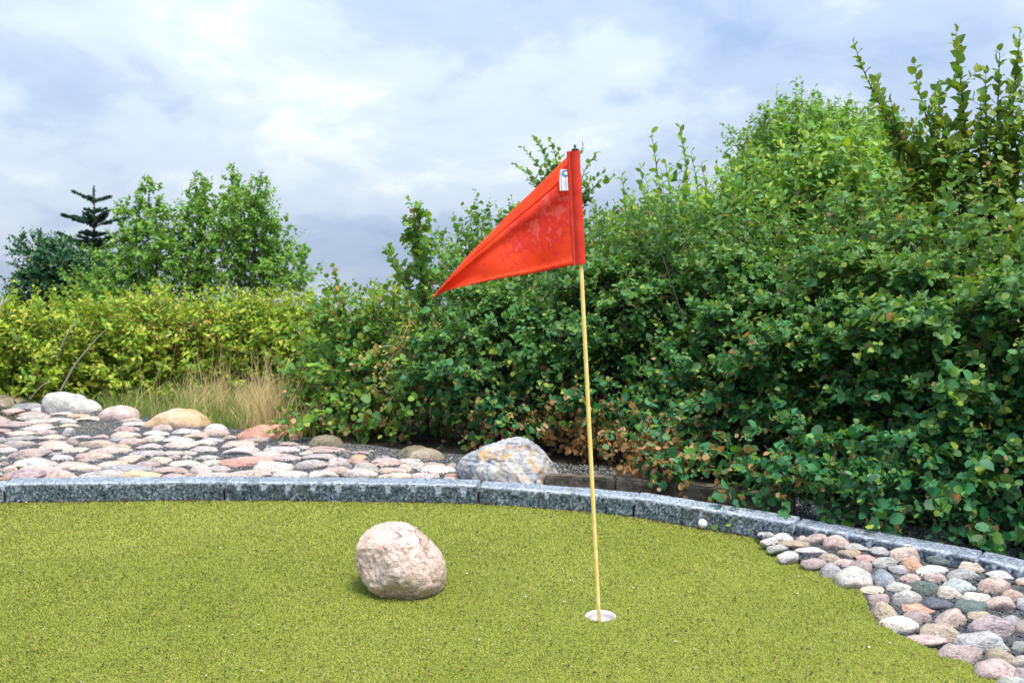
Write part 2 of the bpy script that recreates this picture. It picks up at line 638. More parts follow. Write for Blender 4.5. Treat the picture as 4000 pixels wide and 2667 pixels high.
def pebbles(pos, size, tint, flat=0.6):
    n = len(pos)
    az = rng.uniform(0, 6.28, n)
    s = np.stack([size * rng.uniform(0.7, 1.4, n), size * rng.uniform(0.6, 1.1, n), size * rng.uniform(0.5, 1.0, n) * flat], -1)
    v = OCT[None] * s[:, None] * rng.uniform(0.75, 1.2, (n, 6, 1))
    tl = rng.normal(0, 0.35, n)
    x = v[..., 0] * np.cos(az)[:, None] - v[..., 1] * np.sin(az)[:, None]
    y = v[..., 0] * np.sin(az)[:, None] + v[..., 1] * np.cos(az)[:, None]
    z = v[..., 2] + x * np.sin(tl)[:, None]
    V = np.stack([x, y, z], -1) + pos[:, None]
    F = (np.arange(n)[:, None, None] * 6 + OCF[None]).reshape(-1, 3)
    return V.reshape(-1, 3), F, np.repeat(tint, 6, 0)


# litter lying on the green: rubber granules, flakes of bark, pale chips
n = 4200
y = rng.uniform(2.7, 5.3, n); x = rng.uniform(-1, 1, n) * (0.55 * y)
p = np.stack([x, y], -1)
nearp = rng.random(n) < np.clip(1.25 - 0.3 * (y - 2.7) , 0.12, 1)
p = p[nearp & in_poly(p, turf_poly)]
sk = rng.uniform(0.6, s_end, 1500)                        # debris gathered along the kerb
x_, y_, tx_, ty_ = kpoint(sk)
ok = rng.exponential(0.018, 1500) + 0.002
p = np.vstack([p, np.stack([x_ + ty_ * ok, y_ - tx_ * ok], -1)])
p = p[np.hypot(p[:, 0] - HOLE[0], p[:, 1] - HOLE[1]) > HR + 0.01]
n = len(p)
kind = rng.random(n)
size = np.where(kind < 0.72, rng.uniform(0.0014, 0.0040, n), rng.uniform(0.0018, 0.0046, n))
tint = np.where((kind < 0.72)[:, None], np.array([0.02, 0.03, 0.04]), np.where((kind < 0.965)[:, None], np.array([0.28, 0.14, 0.07]), np.array([0.62, 0.6, 0.56])))
tint = tint * rng.uniform(0.6, 1.3, (n, 1))
V, Fc, T3 = pebbles(TW(np.stack([p[:, 0], p[:, 1], rng.uniform(0.007, 0.011, n)], -1)), size * 1.3, tint, 0.6)
tag(obj('turf_litter', mesh_np('turf_litter', V, Fc, np.full(len(Fc), 3), T3), M['tint']), 'dark granules and brown and white specks scattered on the turf', kind='stuff')

# ------------------------------------------------------------------ granite kerb
joints = [0.35, kS_of_px(8), kS_of_px(873), kS_of_px(1868), kS_of_px(2475), kS_of_px(3103), kS_of_px(3815), kS_of_px(4500)]
prof = [(0.0, -0.07)] + [(0.0, z) for z in np.linspace(-0.01, KH - 0.006, 11)] + [(0.003, KH - 0.002)] + [(o, KH) for o in np.linspace(0.009, KW - 0.006, 9)] + [(KW, KH - 0.006), (KW, 0.02), (KW, -0.07)]
prof = np.array(prof)
# mortar bed the stones are set in
ss = np.arange(0.3, joints[-1], 0.12)
a, b, tx, ty = kpoint(ss)
bv, bf = [], []
for i in range(len(ss)):
    for o, z in ((0.014, -0.08), (0.014, KH - 0.04), (KW - 0.012, KH - 0.04), (KW - 0.012, -0.08)):
        bv.append(TW((a[i] - ty[i] * o, b[i] + tx[i] * o, z)))
    if i:
        for k in range(3):
            q = (i - 1) * 4 + k
            bf.append((q, q + 1, q + 5, q + 4))
kerb = tag(obj('kerb', pyd('kerb', bv, bf), M['soil']), 'curved grey granite kerb round the green', kind='structure')


def kerb_stone(s0, s1, seed, marks):
    r = np.random.default_rng(seed)
    ds = 0.0075
    ss = np.linspace(s0 + 0.007, s1 - 0.007, max(8, int((s1 - s0) / ds)))
    cx, cy, tx, ty = kpoint(ss)
    # every stone is straight-ish: blend towards the chord
    f = np.linspace(0, 1, len(ss))
    cx = 0.5 * cx + 0.5 * (cx[0] + (cx[-1] - cx[0]) * f); cy = 0.5 * cy + 0.5 * (cy[0] + (cy[-1] - cy[0]) * f)
    dz = r.uniform(-0.006, 0.005)
    do = r.uniform(-0.005, 0.006)
    np_ = len(prof)
    V = np.zeros((len(ss), np_, 3)); pale = np.zeros((len(ss), np_))
    for i in range(len(ss)):
        for k in range(np_):
            o, z = prof[k]
            p3 = Vector((ss[i] * 22, o * 22, z * 22 + seed))
            nz = mnoise.fractal(p3, 0.8, 2.1, 4)
            ed = mnoise.noise(Vector((ss[i] * 30, seed * 3.1, 0)))
            front = k <= 11
            if front:
                oo = o - 0.0028 * nz + 0.0015 * mnoise.noise(p3 * 4)
                zz = z + (0.002 * ed if k >= 10 else 0)
            elif o <= 0.01:
                oo = o + 0.0025 * abs(ed); zz = z - 0.0022 * abs(mnoise.noise(Vector((ss[i] * 45, seed, 3)))) - 0.010 * max(0, mnoise.noise(Vector((ss[i] * 17, seed * 2.3, 7))) - 0.28)
                oo += 0.014 * max(0, mnoise.noise(Vector((ss[i] * 17, seed * 2.3, 7))) - 0.28)
            else:
                oo = o; zz = z + 0.0010 * nz
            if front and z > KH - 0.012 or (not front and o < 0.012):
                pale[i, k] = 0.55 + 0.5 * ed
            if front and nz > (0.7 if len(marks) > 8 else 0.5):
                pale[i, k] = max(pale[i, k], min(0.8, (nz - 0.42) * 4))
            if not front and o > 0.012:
                pale[i, k] = 0.22 + 0.25 * max(0, nz)  # top face tinted paler: light from the sky put into the colour
            for mpos, mw, ml in marks:
                dd = abs(ss[i] - s0 - mpos)
                depth = KH - z
                wloc = mw * (1 - 0.45 * depth / ml)
                if front and depth < ml and dd < wloc:
                    q = 1 - (dd / wloc) ** 2
                    oo += 0.0055 * q
                    pale[i, k] = 0.95
                elif not front and o < 0.012 and dd < mw:
                    pale[i, k] = 0.95; zz -= 0.002
            oo += do
            V[i, k] = (cx[i] - ty[i] * oo, cy[i] + tx[i] * oo, zz + dz)
    n = len(ss)
    I = np.arange(n * np_).reshape(n, np_)
    F = np.stack([I[:-1, :-1], I[1:, :-1], I[1:, 1:], I[:-1, 1:]], -1).reshape(-1, 4)
    ff = list(F.ravel()) + list(I[0, :]) + list(I[-1, ::-1])
    sz = [4] * len(F) + [np_, np_]
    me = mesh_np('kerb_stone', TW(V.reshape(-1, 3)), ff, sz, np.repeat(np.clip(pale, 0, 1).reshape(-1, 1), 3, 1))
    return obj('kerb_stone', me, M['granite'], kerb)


for i in range(len(joints) - 1):
    L = joints[i + 1] - joints[i]
    rr = random.Random(i * 5 + 1)
    if i == 2:
        marks = [(L * (0.06 + 0.098 * k), 0.017 + 0.004 * rr.random(), 0.036 + 0.012 * rr.random()) for k in range(10)]
    elif i in (4, 5):
        marks = [(L * (0.12 + 0.17 * k) + rr.uniform(-.02, .02), 0.012, 0.02 + 0.02 * rr.random()) for k in range(5)]
    elif i in (1, 3):
        marks = [(L * rr.uniform(0.05, 0.95), rr.uniform(0.01, 0.022), rr.uniform(0.012, 0.035)) for k in range(4)]
    else:
        marks = [(L * rr.uniform(0.1, 0.9), 0.012, 0.025) for k in range(3)]
    kerb_stone(joints[i], joints[i + 1], 3 + i * 7, marks)


# ------------------------------------------------------------------ cobble beds
def ground_hit(px, py, dz=0.0):
    d = ray(px, py, PITCH)
    t = 5.0
    for _ in range(60):
        p = CAM + d * t
        t -= (p[2] - (float(ground_z(p[0], p[1])) + dz)) / (d[2] - 0.03) * 0.8 * -1 * -1
    return CAM + d * t


bl_px = [(-700, 1570), (0, 1592), (280, 1618), (470, 1640), (700, 1665), (845, 1698), (1050, 1722), (1270, 1752), (1650, 1800), (2300, 1850)]
bl_w = np.array([ground_hit(*p) for p in bl_px])


def bed_back(x):
    return np.interp(x, bl_w[:, 0], bl_w[:, 1])


# left bed: sheet behind the kerb
s_bed = np.arange(0.35, kS_of_px(2230), 0.08)
a, b, tx, ty = kpoint(s_bed)
wb_ = TW(np.stack([a - ty * KW, b + tx * KW, np.full(len(a), KH)], -1))
offs = np.linspace(-0.012, 3.3, 42)
BX = np.repeat(wb_[:, 0][:, None], len(offs), 1) - 0.10 * np.maximum(offs, 0)[None] * 0
BY = wb_[:, 1][:, None] - 0.012 + (np.linspace(0, 1, len(offs))[None] * (bed_back(wb_[:, 0]) + 0.28 - wb_[:, 1])[:, None])
BZ = ground_z(BX, BY) + 0.004 + 0.010 * (vnoise(np.stack([BX.ravel(), BY.ravel()], -1), 5, 4).reshape(BX.shape) - 0.5)
BZ[:, 0] -= 0.03
I = np.arange(BX.size).reshape(BX.shape)
Fq = np.stack([I[:-1, :-1], I[1:, :-1], I[1:, 1:], I[:-1, 1:]], -1).reshape(-1, 4)
bed_l = tag(obj('cobble_bed', mesh_np('cobble_bed', np.stack([BX, BY, BZ], -1).reshape(-1, 3), Fq, np.full(len(Fq), 4), smooth=True), M['gravel']),
            'dark gravel bed set with pale rounded cobbles behind the kerb', kind='structure')
# right bed: on the green's slope, between turf edge and kerb
s_r = np.arange(s_end - 0.03, kS_of_px(4480), 0.08)
a, b, tx, ty = kpoint(s_r)
rb_poly = np.vstack([edge - [0.012, 0.0], [[edge[-1][0], edge[-1][1]]], np.stack([a, b + 0.01], -1)[::-1]])


def bed_zt(p):
    p = np.atleast_2d(p)
    d = np.sqrt(((p[:, None] - kline[None, ::3]) ** 2).sum(-1)).min(1)
    q = np.clip(1 - d / 0.5, 0, 1)
    return -0.012 + 0.052 * q * q * (3 - 2 * q)


def resample(poly, n):
    sl_ = np.concatenate([[0], np.cumsum(np.linalg.norm(np.diff(poly, axis=0), axis=1))])
    t_ = np.linspace(0, sl_[-1], n)
    return np.stack([np.interp(t_, sl_, poly[:, 0]), np.interp(t_, sl_, poly[:, 1])], -1)


ea, eb = resample(edge - [0.015, 0.0], 70), resample(np.stack([a, b + 0.012], -1), 70)
tt_ = np.linspace(0, 1, 16)[None, :, None]
RB = ea[:, None] * (1 - tt_) + eb[:, None] * tt_
rz0 = bed_zt(RB.reshape(-1, 2))
I = np.arange(70 * 16).reshape(70, 16)
Fq = np.stack([I[:-1, :-1], I[:-1, 1:], I[1:, 1:], I[1:, :-1]], -1)[..., ::-1].reshape(-1, 4)
rme = mesh_np('cobble_bed', TW(np.concatenate([RB.reshape(-1, 2), rz0[:, None]], 1)), Fq, np.full(len(Fq), 4), smooth=True)
bed_r = tag(obj('cobble_bed', rme, M['gravel']), 'dark gravel bed set with rounded cobbles between turf and kerb', kind='structure')

CC = dict(w=(.50, .47, .455), c=(.50, .425, .355), p=(.44, .33, .30), m=(.33, .255, .26), g=(.33, .335, .33), b=(.24, .28, .33), t=(.34, .28, .20),
          o=(.46, .26, .16), y=(.54, .39, .2), r=(.45, .20, .17), q=(.48, .27, .24), d=(.10, .145, .135), k=(.085, .105, .14), l=(.40, .45, .47))


def stone_mesh(seed, sub=3, rough=0.16, pw=0.85):
    bm = bmesh.new()
    bmesh.ops.create_icosphere(bm, subdivisions=sub, radius=1.0)
    off = Vector((seed * 7.7, seed * 3.3, seed * 1.9))
    cuts = []
    rr = random.Random(seed)
    for _ in range(5):
        nv = Vector((rr.gauss(0, 1), rr.gauss(0, 1), rr.gauss(0, .8))).normalized()
        cuts.append((nv, rr.uniform(0.55, 0.85)))
    for v in bm.verts:
        n = v.co.normalized()
        r = 1 + rough * mnoise.noise(n * 0.9 + off) + rough * 0.8 * mnoise.noise(n * 1.9 + off) + rough * 0.22 * mnoise.noise(n * 5 + off)
        c = n * r
        for nv, d in cuts:
            e = c.dot(nv) - d
            if e > 0:
                c -= nv * e * 0.82
        v.co = c
    mx_ = [max(abs(v.co[i]) for v in bm.verts) for i in range(3)]
    for v in bm.verts:
        v.co = Vector((v.co.x / mx_[0], v.co.y / mx_[1], v.co.z / mx_[2]))
    for f in bm.faces:
        f.smooth = True
    me = bpy.data.meshes.new('cobble'); bm.to_mesh(me); bm.free()
    me.materials.append(M['cobble'])
    return me


STONES = [stone_mesh(i + 1, 3, 0.17 + 0.05 * (i % 3)) for i in range(14)]

LA = """130,385,280,70,q;565,375,310,70,w;360,315,410,90,b;420,430,440,50,p;430,480,460,55,g;850,430,370,50,w;1070,455,320,50,o;800,500,310,45,w
1220,507,380,50,c;520,535,390,50,c;150,570,380,80,m;555,585,310,55,p;940,590,340,60,c;930,540,330,35,g;1800,515,310,60,w;1890,575,380,55,w;450,640,510,45,w
225,705,380,80,p;615,680,320,65,m;930,675,240,125,l;700,755,310,75,c;265,775,450,65,b;1110,757,310,40,w;1735,720,370,100,c;1600,785,250,45,b;710,830,430,75,p
200,850,430,110,g;690,895,550,90,c;1295,850,510,110,t;1840,810,340,95,p;2120,775,310,90,w;2180,695,370,75,w;2280,620,300,90,p;1030,945,450,65,c;1500,950,530,110,p
1620,890,380,40,t;2050,885,350,100,g;2000,985,430,90,g;300,995,560,140,m;60,940,250,80,w;680,1005,320,50,b;830,1050,420,85,w;1280,1020,450,110,p;1200,1085,340,60,m
1750,1070,540,110,p;400,1130,540,150,w;30,1030,110,90,w;40,1115,120,80,m;950,1160,520,130,c;1550,1145,520,110,c;1130,1200,480,110,c;2040,1145,320,110,m
2200,1090,350,110,c;80,1210,240,110,c;480,1220,560,110,p;1750,1215,640,90,b;250,1290,560,140,m;30,1330,150,90,o;790,1305,550,160,p;1360,1300,620,150,g;1930,1300,490,150,y"""
LB = """250,1100,440,110,p;790,1085,520,110,c;1280,1060,620,120,c;1890,1060,500,110,w;180,1005,450,100,p;640,985,320,130,w;480,1070,230,90,t;1680,955,490,160,w
2200,930,420,130,g;1240,880,680,150,r;400,920,420,110,w;800,900,420,90,w;460,820,150,60,w;750,830,420,80,g;1840,825,490,110,m;1610,785,390,90,c;2110,770,230,70,w
1210,730,520,120,w;1800,715,460,90,w;2060,675,260,50,g;270,765,330,45,w;690,710,400,90,g;320,645,430,105,c;310,580,430,60,w;650,620,330,85,w;1150,640,530,90,p
1430,580,500,60,p;800,580,290,80,w;560,520,390,90,p;430,455,410,85,w;840,475,340,110,p;1075,535,260,75,t;1900,630,280,60,p;270,530,160,40,b;1620,680,150,30,g"""
LC = """330,685,400,110,w;840,680,430,130,w;1300,710,400,95,c;1690,705,340,95,w;2090,748,370,40,c;530,640,400,120,p;550,545,330,150,w;900,600,350,130,g
1330,635,440,100,p;1190,560,450,80,p;1150,505,390,70,p;800,510,300,70,r;850,460,260,70,y;1540,575,310,110,w;1900,630,520,100,w;1830,680,180,110,c
2060,700,210,60,r;1820,555,290,70,p;2060,565,170,110,m;1490,510,340,50,w;1140,455,200,45,g;350,460,480,90,g;400,375,560,70,m;860,400,250,50,m;1010,380,110,45,g"""
RD = """200,150,260,90,g;240,255,270,110,w;460,190,320,120,w;640,300,500,140,t;765,210,240,85,p;1020,225,370,160,p;1280,275,390,220,p;370,360,310,110,g
910,405,510,150,w;550,490,360,150,w;1580,340,430,130,g;1500,440,360,130,t;1190,505,330,120,t;1960,410,360,140,g;920,590,410,150,m;1390,570,340,110,p
1730,510,320,105,q;2040,575,390,150,g;1230,695,390,190,g;1680,640,430,190,m;1580,830,570,310,w;2040,800,420,260,b;1850,990,390,120,c"""
RE = """420,180,350,160,p;490,290,250,160,o;850,240,370,130,d;1150,315,300,120,c;1460,405,310,110,w;350,345,280,105,g;710,360,350,110,w;460,440,220,90,p
750,440,240,110,p;1060,405,370,140,g;350,530,280,110,w;640,540,280,150,d;1020,510,390,140,l;870,595,290,120,c;1190,640,300,110,w;1380,525,310,160,p
1580,600,230,160,p;120,670,240,130,m;430,660,300,150,g;770,715,320,130,k;1140,740,380,160,d;1480,715,350,140,p;1640,480,100,70,o;200,795,330,180,t
530,775,370,90,o;540,865,330,140,m;930,880,370,210,p;1240,850,370,80,t;1570,880,230,200,g;350,955,390,180,w;1390,980,510,230,m;810,1040,470,190,t
650,1120,410,150,p;1280,1130,530,220,g;1030,1260,490,210,m;1440,1285,350,140,t;1430,1460,470,230,p;1660,1150,190,160,g;1690,1330,220,160,c;1740,700,240,150,g
1760,470,250,120,w;1790,950,300,180,p;1760,1500,330,200,m;1900,820,280,180,t;1870,1230,300,190,w;1640,1640,420,230,g"""


def parse(s, x0, y0, k):
    for tk in s.replace('\n', ';').split(';'):
        a = tk.split(',')
        yield x0 + float(a[0]) * k, y0 + float(a[1]) * k, float(a[2]) * k, float(a[3]) * k, a[4]


def bed_hit(px, py, up):
    z = 0.0
    for _ in range(8):
        z = float(bed_zt(TC(px, py, z)[:2])[0]) + up
    return TP(px, py, z)


def cobble(px, py, w, h, c, right, idx):
    rr = random.Random(idx * 13 + (5 if right else 0))
    if right:
        p0 = bed_hit(px, py, 0.0)
    else:
        p0 = ground_hit(px, py)
    dep = project(p0)[2]
    if right:
        th = math.atan2(CAM[2] - p0[2], p0[1]) + TILT
    else:
        th = math.atan2(CAM[2] - p0[2], p0[1]) + 0.03
    rx = w / 2 * dep / FPX
    hm = h * dep / FPX * 1.06
    ry = rx * rr.uniform(0.62, 0.82)
    ry = min(ry, 0.44 * hm / math.sin(th))
    ry = max(ry, rx * 0.38)
    q_ = hm - ry * math.sin(th)
    rz = math.sqrt(max(q_ * q_ - (ry * math.sin(th)) ** 2, 0)) / math.cos(th)
    rz = min(max(rz, 0.34 * ry, 0.014), 0.9 * rx)
    p = bed_hit(px, py + h * 0.5, 0.0) if right else ground_hit(px, py + h * 0.5)
    p = p + np.array([0, math.cos(TILT), math.sin(TILT)]) * ry if right else p + np.array([0, ry, 0.03 * ry])
    o = bpy.data.objects.new('cobble', STONES[(idx * 5 + rr.randrange(3)) % len(STONES)])
    o.location = p
    ks_ = 1.1 if right else 1.2
    o.scale = (rx * ks_, ry * (ks_ + 0.02), rz * 1.06)
    rz_ = rr.uniform(-0.16, 0.16) + (math.pi if rr.random() < 0.5 else 0)
    o.rotation_euler = (TILT if right else 0.03, rr.uniform(-0.07, 0.07), rz_)
    b = np.array(CC[c])
    b = b * 0.68 + np.array([.53, .42, .375]) * 0.34 if not right else b * 0.85 + b.mean() * 0.15
    k = rr.uniform(0.86, 1.1)
    if not right:
        k *= 1.08
    else:
        k *= 1.3
    o.color = (b[0] * k, b[1] * k * rr.uniform(0.97, 1.03), b[2] * k * rr.uniform(0.94, 1.06), 1)
    o.parent = bed_r if right else bed_l
    col.objects.link(o)
    return o


left = list(parse(LA, 0, 1500, .27636)) + list(parse(LB, 600, 1560, .27636)) + list(parse(LC, 1150, 1650, .29762))
# a few that carry the bed on past the frame's left side
for (px, py) in ((-60, 1640), (-90, 1700), (-50, 1745), (-110, 1790), (-130, 1850), (-230, 1720), (-260, 1830), (-240, 1650), (-330, 1780)):
    left.append((px, py, 125, 32 + (py - 1600) * 0.06, random.choice('wcpmg')))
# small stones wedged into the gaps
rr = random.Random(3)
for _ in range(1600):
    px, py = rr.uniform(-60, 1780), rr.uniform(1640, 1870)
    if py < np.interp(px, [q[0] for q in bl_px], [q[1] for q in bl_px]) + 22 or py > np.interp(px, [0, 900, 1800], [1866, 1850, 1868]): continue
    if 290 < px < 470 and 1640 < py < 1705: continue
    w_, h_ = rr.uniform(50, 95), rr.uniform(17, 26)
    if all(((px - a[0]) / ((a[2] + w_) * 0.5)) ** 2 + ((py - a[1]) / ((a[3] + h_) * 0.5)) ** 2 > 0.8 for a in left):
        left.append((px, py, w_, h_, rr.choice('wcpmgcpp')))
for i, s in enumerate(left[:270]):
    cobble(*s, False, i)
for i, s in enumerate(list(parse(RD, 2950, 2050, .2551)) + list(parse(RE, 3400, 2100, .36166))):
    cobble(*s, True, i)

# loose gravel between the cobbles
n = 15000
px = rng.uniform(-1.0, 1.0, n); x = rng.uniform(-4.2, 0.55, n)
ykk, _ = kerb_back(x)
y = ykk + 0.005 + rng.uniform(0, 1, n) ** 1.1 * (bed_back(x) + 0.2 - ykk)
pos = np.stack([x, y, ground_z(x, y) + 0.008 + 0.010 * (vnoise(np.stack([x, y], -1), 5, 4) - 0.5)], -1)
sz = rng.uniform(0.004, 0.0095, n)
gc = np.array([0.095, 0.105, 0.112]) * rng.uniform(0.3, 1.8, (n, 1)) + np.where(rng.random((n, 1)) < 0.3, np.array([0.14, 0.12, 0.09]), 0)
sc_ = ground_hit(370, 1672)
sand = np.exp(-((x - sc_[0]) / 0.28) ** 2 - ((y - sc_[1]) / 0.35) ** 2)[:, None]
gc = gc * (1 - sand) + sand * np.array([0.30, 0.26, 0.21]) * rng.uniform(0.5, 1.3, (n, 1))
V, Fc, T3 = pebbles(pos, sz, gc, 0.8)
tag(obj('gravel', mesh_np('gravel', V, Fc, np.full(len(Fc), 3), T3), M['tint'], bed_l), kind='stuff')
n = 16000
y = rng.uniform(2.2, 5.2, n); x = rng.uniform(0.9, 2.9, n)
p = np.stack([x, y], -1)
p = p[in_poly(p, rb_poly)]
n = len(p)
pos = TW(np.stack([p[:, 0], p[:, 1], bed_zt(p) + 0.004], -1))
gc = np.array([0.06, 0.075, 0.09]) * rng.uniform(0.3, 1.6, (n, 1)) + np.where(rng.random((n, 1)) < 0.14, np.array([0.13, 0.09, 0.045]), 0)
V, Fc, T3 = pebbles(pos, rng.uniform(0.003, 0.0075, n), gc, 0.8)
tag(obj('gravel', mesh_np('gravel', V, Fc, np.full(len(Fc), 3), T3), M['tint'], bed_r), kind='stuff')
# gravel strip under the hedge
n = 10000
x = rng.uniform(0.95, 2.9, n)
ykk, _ = kerb_back(x)
y = ykk + 0.01 + rng.uniform(0, 0.75, n)
pos = np.stack([x, y, ground_z(x, y) + 0.0], -1)
gc = np.array([0.085, 0.105, 0.125]) * rng.uniform(0.3, 1.8, (n, 1)) + np.where(rng.random((n, 1)) < 0.08, np.array([0.2, 0.18, 0.15]), 0)
V, Fc, T3 = pebbles(pos, rng.uniform(0.006, 0.013, n), gc, 0.8)
tag(obj('gravel', mesh_np('gravel_strip', V, Fc, np.full(len(Fc), 3), T3), M['tint']), 'dark grey gravel strip between kerb and hedge', kind='stuff')


# ------------------------------------------------------------------ rocks and boulders
def rock(name, label, outline, Y, ry, mat, sub=5, amp=0.03, seed=1, pw=0.8, fine=0.01, cat='boulder', dents=(), facets=()):
    P = np.array([W(px, py, Y) for px, py in outline])
    cx = 0.5 * (P[:, 0].min() + P[:, 0].max()); cz = 0.5 * (P[:, 2].min() + P[:, 2].max())
    an = np.arctan2(P[:, 2] - cz, P[:, 0] - cx); rd = np.hypot(P[:, 0] - cx, P[:, 2] - cz)
    o_ = np.argsort(an); an, rd = an[o_], rd[o_]
    an3 = np.concatenate([an - 2 * np.pi, an, an + 2 * np.pi]); rd3 = np.tile(rd, 3)
    gridt = np.linspace(-np.pi, np.pi, 181)
    gr = np.interp(gridt, an3, rd3)
    k_ = np.array([1, 2, 3, 2, 1.]) / 9
    gr = np.convolve(np.concatenate([gr[-3:-1], gr, gr[1:3]]), k_, 'valid')
    bm = bmesh.new()
    bmesh.ops.create_icosphere(bm, subdivisions=sub, radius=1)
    R0 = rd.mean()
    off = Vector((seed * 3.7, seed * 1.3, seed * 5.1))
    for v in bm.verts:
        n = v.co.normalized()
        u_ = n.copy()
        for fn, fd in facets:
            e = u_.dot(fn) - fd
            if e > 0: u_ -= fn * e * 0.9
        th = math.atan2(u_.z, u_.x)
        rr = float(np.interp(th, gridt, gr))
        rho = math.hypot(u_.x, u_.z) ** pw
        yy = math.copysign(abs(u_.y) ** 0.9, u_.y)
        c = Vector((rr * math.cos(th) * rho, yy * ry, rr * math.sin(th) * rho))
        q = n * 1.6 + off
        a_ = amp * R0 * (mnoise.noise(q * 1.2) + 0.5 * mnoise.noise(q * 2.7)) * (1 - rho * 0.4)
        b_ = fine * R0 * (mnoise.fractal(q * 6, 0.9, 2, 5)) - fine * R0 * 0.9 * (1 - abs(mnoise.noise(q * 3.1))) ** 6
        c += n * (a_ + b_)
        for (dx, dy, dz), dr, dd in dents:
            e = (n - Vector((dx, dy, dz)).normalized()).length
            if e < dr:
                c -= n * dd * R0 * (1 - (e / dr) ** 2) ** 2
        v.co = c
    for f in bm.faces:
        f.smooth = True
    me = bpy.data.meshes.new(name); bm.to_mesh(me); bm.free()
    o = obj(name, me, mat, loc=(cx, Y, cz))
    return tag(o, label, cat)


pink = mat_rock('pink_granite_rock', [(0.32, (0.58, 0.39, 0.28)), (0.46, (0.74, 0.55, 0.46)), (0.58, (0.80, 0.64, 0.575)), (0.7, (0.70, 0.49, 0.43))],
                scale=5.5, speck=0.6, bump=0.9, bdist=0.05, stain=(4, 0.6, (0.60, 0.43, 0.25)), vein=(3.6, 0.022))
marble = mat_rock('banded_gneiss_rock', [(0.38, (0.08, 0.088, 0.105)), (0.47, (0.21, 0.215, 0.235)), (0.56, (0.52, 0.48, 0.43)), (0.68, (0.40, 0.31, 0.2))],
                  band=((0.3, 0.9, 0.5), 5.5, [(0.38, (0.055, 0.07, 0.10)), (0.46, (0.17, 0.20, 0.26)), (0.52, (0.46, 0.46, 0.46)), (0.6, (0.26, 0.27, 0.30)), (0.68, (0.52, 0.46, 0.38))], 0.55),
                  scale=3.5, speck=0.35, bump=0.6, stain=(6, 0.57, (0.42, 0.25, 0.09)))
greyr = mat_rock('grey_granite_rock', [(0.35, (0.27, 0.26, 0.25)), (0.5, (0.42, 0.40, 0.385)), (0.65, (0.52, 0.47, 0.44))], scale=5, speck=0.75, bump=0.6)
tanr = mat_rock('tan_rock', [(0.35, (0.30, 0.2, 0.11)), (0.5, (0.46, 0.33, 0.2)), (0.62, (0.52, 0.36, 0.3)), (0.75, (0.55, 0.47, 0.42))], scale=4, speck=0.4, bump=0.5)
redr = mat_rock('red_sandstone_rock', [(0.35, (0.30, 0.15, 0.11)), (0.5, (0.42, 0.23, 0.17)), (0.65, (0.47, 0.31, 0.22))], scale=5, speck=0.4, bump=0.6)
pinkw = mat_rock('veined_pink_rock', [(0.35, (0.36, 0.24, 0.2)), (0.5, (0.47, 0.36, 0.32)), (0.65, (0.55, 0.47, 0.44))], scale=5, speck=0.5, bump=0.6, stain=(5, 0.6, (0.45, 0.24, 0.1)))
dullr = mat_rock('dull_mossy_rock', [(0.35, (0.10, 0.095, 0.06)), (0.5, (0.22, 0.19, 0.13)), (0.65, (0.36, 0.30, 0.24))], scale=5, speck=0.5, bump=0.6)

tb = TP(1570, 2325)
rock('boulder', 'round pinkish granite rock sitting alone on the turf', [(1393, 2175), (1396, 2120), (1410, 2092), (1450, 2062), (1490, 2047), (1530, 2042), (1580, 2048), (1625, 2070), (1665, 2102),
     (1700, 2135), (1728, 2175), (1742, 2215), (1743, 2250), (1735, 2285), (1710, 2315), (1670, 2338), (1620, 2345), (1560, 2338), (1500, 2326), (1462, 2306), (1426, 2268), (1402, 2222)],
     tb[1] + 0.06, 0.15, pink, 6, 0.05, 3, 0.88, 0.024, facets=[(Vector(a_).normalized(), d_) for a_, d_ in (((.35, -.85, .3), .86), ((-.6, -.75, .1), .84), ((-.1, -.8, -.6), .93), ((.2, -.45, .85), .88), ((-.5, -.4, .75), .84))], dents=(((-.5, -.75, .25), .5, .05), ((.1, -.9, -.45), .45, .04), ((-.1, -.5, .85), .3, .03)))
yb = TP(2000, 1897, KH)[1] + 0.33
rock('boulder', 'big grey and white banded boulder leaning over the kerb beside the hedge', [(1784, 1815), (1792, 1800), (1830, 1772), (1870, 1757), (1920, 1738), (1965, 1722), (2010, 1710), (2040, 1708), (2066, 1718), (2090, 1738), (2125, 1758),
     (2145, 1785), (2165, 1815), (2182, 1850), (2197, 1895), (2190, 1950), (2100, 1985), (1980, 1990), (1880, 1960), (1830, 1905), (1800, 1865), (1787, 1840)],
     yb, 0.27, marble, 6, 0.07, 8, 0.8, 0.03, facets=[(Vector(a_).normalized(), d_) for a_, d_ in (((-.55, -.8, .25), .62), ((.35, -.85, .45), .66), ((.75, -.6, -.1), .74), ((-.2, -.75, -.5), .72), ((-.35, -.55, .75), .72), ((.1, -.4, .9), .86))], dents=(((.45, -.8, .1), .4, .05), ((-.55, -.8, -.2), .5, .05), ((.1, -.85, .4), .5, -.05)))


def brock(label, x0, x1, y0, y1, mat, seed, Y=None, shape=None, ryk=0.75):
    """boulder at the back of the left bed; y1 = where it meets the gravel"""
    Y = Y if Y else ground_hit((x0 + x1) / 2, y1)[1] + (x1 - x0) * 0.33 * 7 / FPX
    cx, w, h = (x0 + x1) / 2, (x1 - x0) / 2, y1 - y0
    shape = shape or [(-1, .25), (-.92, .55), (-.7, .82), (-.3, .98), (.1, 1), (.5, .9), (.85, .6), (1, .2)]
    out = [(cx + a * w, y1 - b * h) for a, b in shape] + [(cx + .9 * w, y1 + .2 * h), (cx + .3 * w, y1 + .35 * h), (cx - .3 * w, y1 + .35 * h), (cx - .92 * w, y1 + .15 * h)]
    rock('boulder', label, out, Y, w * Y / FPX * ryk, mat, 5, 0.05, seed, 0.85, 0.014)


